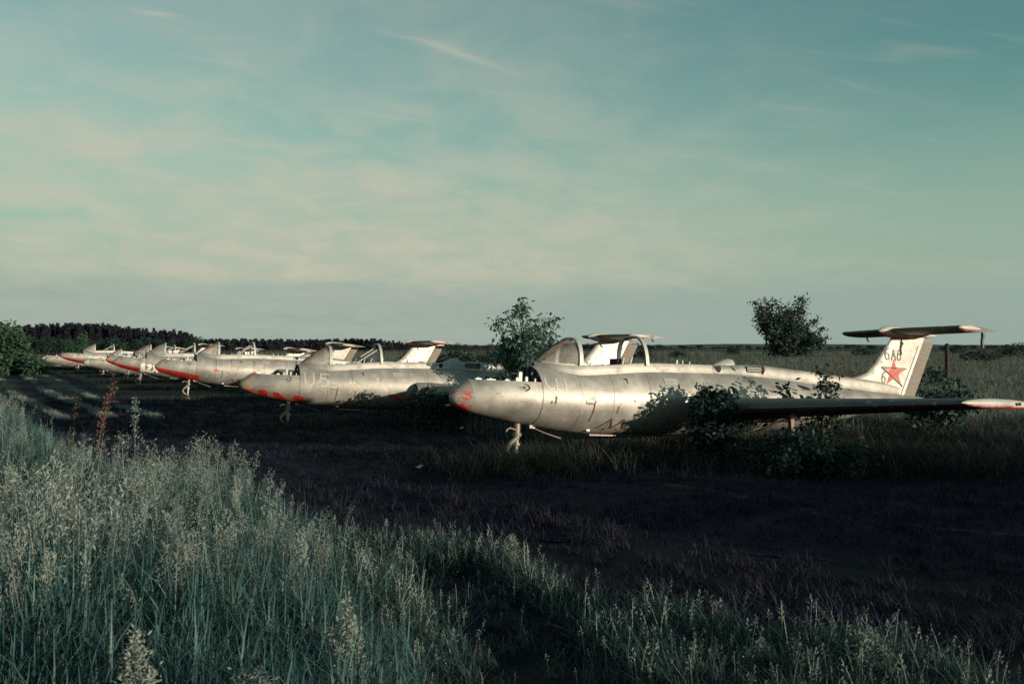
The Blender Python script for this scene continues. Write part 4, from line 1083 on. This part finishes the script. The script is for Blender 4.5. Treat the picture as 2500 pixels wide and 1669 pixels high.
# ------------------------------------------------------------------ grass (uncountable: instanced clumps)
def blade(mb, x, y, h, w, az, bend, rnd, mat=0, seg=3):
    dx, dy = math.cos(az), math.sin(az); px, py = -dy, dx; rows = []
    for k in range(seg + 1):
        t = k / seg; r = bend * t * t * h; z = h * t * (1 - .25 * bend * t); ww = w * (1 - t ** 1.5) * .5 + .0006
        rows.append([(x + dx * r - px * ww, y + dy * r - py * ww, z), (x + dx * r + px * ww, y + dy * r + py * ww, z)])
    mb.quad_strip(rows, False, mat)
def clump(name, seed, n, h, rad, w, mats, heads=0, bend=(.1, .7), headh=1.0, headn=16, hs=.022):
    rnd = random.Random(seed); mb = MB()
    for k in range(n):
        a = rnd.uniform(0, 6.283); r = rad * math.sqrt(rnd.random())
        blade(mb, r * math.cos(a), r * math.sin(a), h * rnd.uniform(.45, 1.0), w * rnd.uniform(.7, 1.3), rnd.uniform(0, 6.283), rnd.uniform(*bend), rnd, 0)
    for k in range(heads):
        a = rnd.uniform(0, 6.283); r = rad * math.sqrt(rnd.random()); hh = headh * rnd.uniform(.75, 1.08); az = rnd.uniform(0, 6.283); bd = rnd.uniform(.05, .28)
        x0, y0 = r * math.cos(a), r * math.sin(a)
        blade(mb, x0, y0, hh, .006, az, bd, rnd, 1, 4)
        for q_ in range(headn):
            t = .74 + .28 * q_ / headn; rr = bd * t * t * hh; z = hh * t * (1 - .25 * bd * t)
            sp = .030 * (1.08 - t) / .34 * hh + .004
            c = Vector((x0 + math.cos(az) * rr + rnd.gauss(0, sp), y0 + math.sin(az) * rr + rnd.gauss(0, sp), z + rnd.uniform(-.01, .01)))
            d = Vector((rnd.gauss(0, .5), rnd.gauss(0, .5), rnd.uniform(.2, 1))).normalized(); b = d.orthogonal().normalized(); s_ = hs * rnd.uniform(.7, 1.5)
            mb.poly([c, c + d * s_ * .5 + b * s_ * .15, c + d * s_, c + d * s_ * .5 - b * s_ * .15], 1)
    me = mb.mesh(name, mats, False)
    return bpy.data.objects.new(name, me)
def scatter(name, protos, pts, label, mat_fallback):
    """pts: (x, y, z, scale, rotz, tilt, index)"""
    pc = bpy.data.collections.new(name + '_clumps')
    for o in protos: pc.objects.link(o)
    me = bpy.data.meshes.new(name); me.from_pydata([p[:3] for p in pts], [], [])
    a = me.attributes.new('sc', 'FLOAT', 'POINT'); a.data.foreach_set('value', [p[3] for p in pts])
    a = me.attributes.new('ro', 'FLOAT_VECTOR', 'POINT'); a.data.foreach_set('vector', [v for p in pts for v in (p[5], p[5] * .6, p[4])])
    a = me.attributes.new('ix', 'INT', 'POINT'); a.data.foreach_set('value', [p[6] for p in pts])
    ng = bpy.data.node_groups.new(name + '_nodes', 'GeometryNodeTree')
    ng.interface.new_socket('Geometry', in_out='INPUT', socket_type='NodeSocketGeometry'); ng.interface.new_socket('Geometry', in_out='OUTPUT', socket_type='NodeSocketGeometry')
    T = NT(ng)
    gi = T.add('NodeGroupInput'); go = T.add('NodeGroupOutput')
    ci = T.add('GeometryNodeCollectionInfo'); ci.inputs['Collection'].default_value = pc
    ci.inputs['Separate Children'].default_value = True; ci.inputs['Reset Children'].default_value = True
    def attr(nm, ty):
        nd = T.add('GeometryNodeInputNamedAttribute', dict(data_type=ty)); nd.inputs['Name'].default_value = nm; return nd.outputs['Attribute']
    ip = T.add('GeometryNodeInstanceOnPoints')
    T.l.new(gi.outputs[0], ip.inputs['Points']); T.l.new(ci.outputs[0], ip.inputs['Instance'])
    ip.inputs['Pick Instance'].default_value = True
    T.l.new(attr('ix', 'INT'), ip.inputs['Instance Index']); T.l.new(attr('ro', 'FLOAT_VECTOR'), ip.inputs['Rotation']); T.l.new(attr('sc', 'FLOAT'), ip.inputs['Scale'])
    T.l.new(ip.outputs[0], go.inputs[0])
    o = bpy.data.objects.new(name, me); COL.objects.link(o)
    md = o.modifiers.new('scatter', 'NODES'); md.node_group = ng
    tag(o, label, 'grass', kind='stuff')
    return o
gr = random.Random(99)
def vis(x, y, m=1.5):  # near the view cone
    return y > 0 and abs(x) < y * .53 + m
# tall grass on the left, and the same meadow running on behind the camera
TG = [clump('tall_clump', 500 + i, 34, .50 + .05 * i, .12, .013, [M['grass'], M['seed']], heads=(0, 1, 0, 1, 0)[i], headh=.72, bend=(.1, 1.1), headn=34, hs=.016) for i in range(5)]
TG.append(clump('bent_clump', 511, 26, .66, .14, .018, [M['grass'], M['seed']], heads=1, headh=.68, bend=(.5, 1.5), headn=30, hs=.02))
TG.append(clump('leafy_clump', 512, 12, .50, .10, .016, [M['grass'], M['worm']], heads=4, headh=.62, bend=(.2, .9), headn=60, hs=.022))
TG.append(clump('straw_stem_clump', 513, 14, .62, .12, .010, [M['grass'], M['seed']], heads=3, headh=.80, bend=(.05, .8), headn=40, hs=.024))
def kind_of(x, y):
    f = fbm(x + 31, y - 7, .45) + gr.uniform(-.35, .35)
    return 5 if f < -.20 else 6 if f > .40 else 7 if .30 < f <= .40 else gr.randrange(5)
pts = []
for k in range(34000):
    y = gr.uniform(2.6, 34) if k % 3 else gr.uniform(2.6, 12); x = gr.uniform(-19, 1.0)
    if not vis(x, y, .8) or x > xb(y) + gr.uniform(-.35, .15): continue
    if y > 14 and gr.random() > 14 / y * 1.1: pass
    dens = .55 + .45 * fbm(x, y, .5)
    if gr.random() > dens * 1.3 + .02: continue
    edge = min(1, (xb(y) - x) / .9 + .45)
    s_ = (.78 + .55 * fbm(x, y, .55) + gr.uniform(-.18, .25)) * (.62 + .38 * max(0, edge))
    if y < 4.6: s_ *= .55 + .45 * max(0, (y - 2.6) / 2.0)
    pts.append((x, y, ground_z(x, y) - .02, s_, gr.uniform(0, 6.28), gr.uniform(-.12, .12), kind_of(x, y)))
# meadow behind and to the right of the photographer
for k in range(9000):
    x = gr.uniform(-14, 22); y = gr.uniform(-16, 3.0)
    if x * x + y * y < 2.0 or (vis(x, y, .6)): continue
    if x < 2 + .15 * y and y > -3: continue
    pts.append((x, y, ground_z(x, y) - .02, gr.uniform(.75, 1.15), gr.uniform(0, 6.28), gr.uniform(-.1, .1), gr.randrange(5)))
scatter('tall_grass', TG, pts, 'tall seeding meadow grass on the left bank', None)
# lit verge in the right foreground
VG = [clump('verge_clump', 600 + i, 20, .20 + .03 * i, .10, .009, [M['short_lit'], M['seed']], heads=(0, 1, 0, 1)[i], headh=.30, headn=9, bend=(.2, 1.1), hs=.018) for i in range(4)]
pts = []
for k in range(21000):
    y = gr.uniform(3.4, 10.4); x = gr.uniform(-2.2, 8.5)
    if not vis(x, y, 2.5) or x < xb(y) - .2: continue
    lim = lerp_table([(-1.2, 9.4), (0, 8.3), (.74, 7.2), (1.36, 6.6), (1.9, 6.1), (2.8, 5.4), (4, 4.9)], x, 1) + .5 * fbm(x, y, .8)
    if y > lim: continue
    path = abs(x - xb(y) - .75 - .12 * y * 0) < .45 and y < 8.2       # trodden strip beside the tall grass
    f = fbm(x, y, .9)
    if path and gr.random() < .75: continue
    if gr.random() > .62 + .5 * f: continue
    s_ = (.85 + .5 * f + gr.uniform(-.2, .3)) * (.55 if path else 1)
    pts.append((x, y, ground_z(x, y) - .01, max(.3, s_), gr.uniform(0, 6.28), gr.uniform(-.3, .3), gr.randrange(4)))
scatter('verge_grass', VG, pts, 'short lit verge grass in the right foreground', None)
# short mown grass on the track
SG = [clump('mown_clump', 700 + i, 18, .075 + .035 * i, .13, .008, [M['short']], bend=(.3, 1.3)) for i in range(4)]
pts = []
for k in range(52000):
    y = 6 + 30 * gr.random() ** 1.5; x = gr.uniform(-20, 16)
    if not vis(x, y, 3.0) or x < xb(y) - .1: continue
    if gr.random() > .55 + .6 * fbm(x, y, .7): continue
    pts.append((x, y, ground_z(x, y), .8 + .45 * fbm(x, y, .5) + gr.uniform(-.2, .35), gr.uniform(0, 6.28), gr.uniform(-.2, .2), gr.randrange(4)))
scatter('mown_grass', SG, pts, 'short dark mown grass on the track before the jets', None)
# rough grass around the jets and over the field
FG = [clump('rough_clump', 800 + i, 26, .48 + .05 * i, .20, .016, [M['field'], M['seed']], heads=(0, 2, 1, 0)[i], headh=.62, headn=8, hs=.035, bend=(.1, .8)) for i in range(4)]
pts = []
for k in range(60000):
    t = gr.random(); y = 15 * (260 / 15) ** (t ** 1.0); x = gr.uniform(-.56, .56) * y
    u = x - noses_x(y)
    if u < (4.2 if y < 60 else 3.0) + gr.random() * 1.5: continue
    a_ = (x + 1.0) * math.cos(R(28.4)) + (y - 14.82) * math.sin(R(28.4)); b_ = (x + 1.0) * math.sin(R(28.4)) - (y - 14.82) * math.cos(R(28.4))
    if b_ > -.9 and -1 < a_ < 15.5: continue
    s_ = (.72 + .25 * fbm(x, y, .12) + gr.uniform(-.15, .25)) * (1 if y < 40 else 1 + .004 * (y - 40))
    if u < 1.5: s_ *= .75
    pts.append((x, y, ground_z(x, y) - .02, s_, gr.uniform(0, 6.28), gr.uniform(-.15, .15), gr.randrange(4)))
scatter('field_grass', FG, pts, 'rough field grass around and behind the jets', None)
# weeds under the nearest jet, coloured dark for the shade there
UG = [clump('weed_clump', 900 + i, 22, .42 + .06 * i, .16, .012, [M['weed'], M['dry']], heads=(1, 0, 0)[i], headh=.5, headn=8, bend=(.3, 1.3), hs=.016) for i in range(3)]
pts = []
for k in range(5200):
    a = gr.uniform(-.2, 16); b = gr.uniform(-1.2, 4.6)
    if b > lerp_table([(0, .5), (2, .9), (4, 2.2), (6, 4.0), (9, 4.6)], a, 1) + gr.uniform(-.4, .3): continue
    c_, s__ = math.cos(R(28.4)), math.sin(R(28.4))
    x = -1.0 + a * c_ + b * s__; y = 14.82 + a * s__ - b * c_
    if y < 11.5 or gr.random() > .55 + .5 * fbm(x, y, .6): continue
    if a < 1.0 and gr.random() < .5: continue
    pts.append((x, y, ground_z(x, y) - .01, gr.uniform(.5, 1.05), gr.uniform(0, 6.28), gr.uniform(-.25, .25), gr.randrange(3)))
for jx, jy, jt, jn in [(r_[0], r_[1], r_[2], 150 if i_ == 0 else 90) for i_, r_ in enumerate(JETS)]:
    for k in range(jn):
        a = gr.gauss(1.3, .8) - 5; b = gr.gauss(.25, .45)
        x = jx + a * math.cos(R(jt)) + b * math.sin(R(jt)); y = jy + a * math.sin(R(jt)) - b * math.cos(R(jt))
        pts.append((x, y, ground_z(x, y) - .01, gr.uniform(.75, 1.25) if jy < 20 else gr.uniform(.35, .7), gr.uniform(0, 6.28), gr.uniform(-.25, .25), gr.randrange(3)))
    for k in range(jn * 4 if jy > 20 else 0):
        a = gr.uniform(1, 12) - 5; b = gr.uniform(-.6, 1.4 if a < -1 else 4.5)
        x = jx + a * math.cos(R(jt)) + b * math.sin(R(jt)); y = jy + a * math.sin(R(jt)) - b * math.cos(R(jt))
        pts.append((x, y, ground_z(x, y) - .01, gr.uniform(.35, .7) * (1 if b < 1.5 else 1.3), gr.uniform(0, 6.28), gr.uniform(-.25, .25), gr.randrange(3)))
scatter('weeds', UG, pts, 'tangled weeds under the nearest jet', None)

# pale grass strips added to draw the sunlit streaks along the track ruts
ST = [clump('light_streak_clump', 950 + i, 16, .16 + .03 * i, .14, .012, [M['seed']], bend=(.2, .9)) for i in range(2)]
pts = []
for k in range(5200):
    y = 26 * (95 / 26) ** gr.random(); u = gr.choice((.30, .52, .74)) + gr.gauss(0, .012) + .03 * fbm(y, 1.0, .08)
    x = xb(y) + (noses_x(y) - xb(y)) * u
    if gr.random() > .35 + .9 * fbm(x, y, .12): continue
    pts.append((x, y, ground_z(x, y), gr.uniform(.6, 1.2), gr.uniform(0, 6.28), 0.0, gr.randrange(2)))
scatter('light_streak_grass', ST, pts, 'pale grass strips added as light streaks along the far track', None)
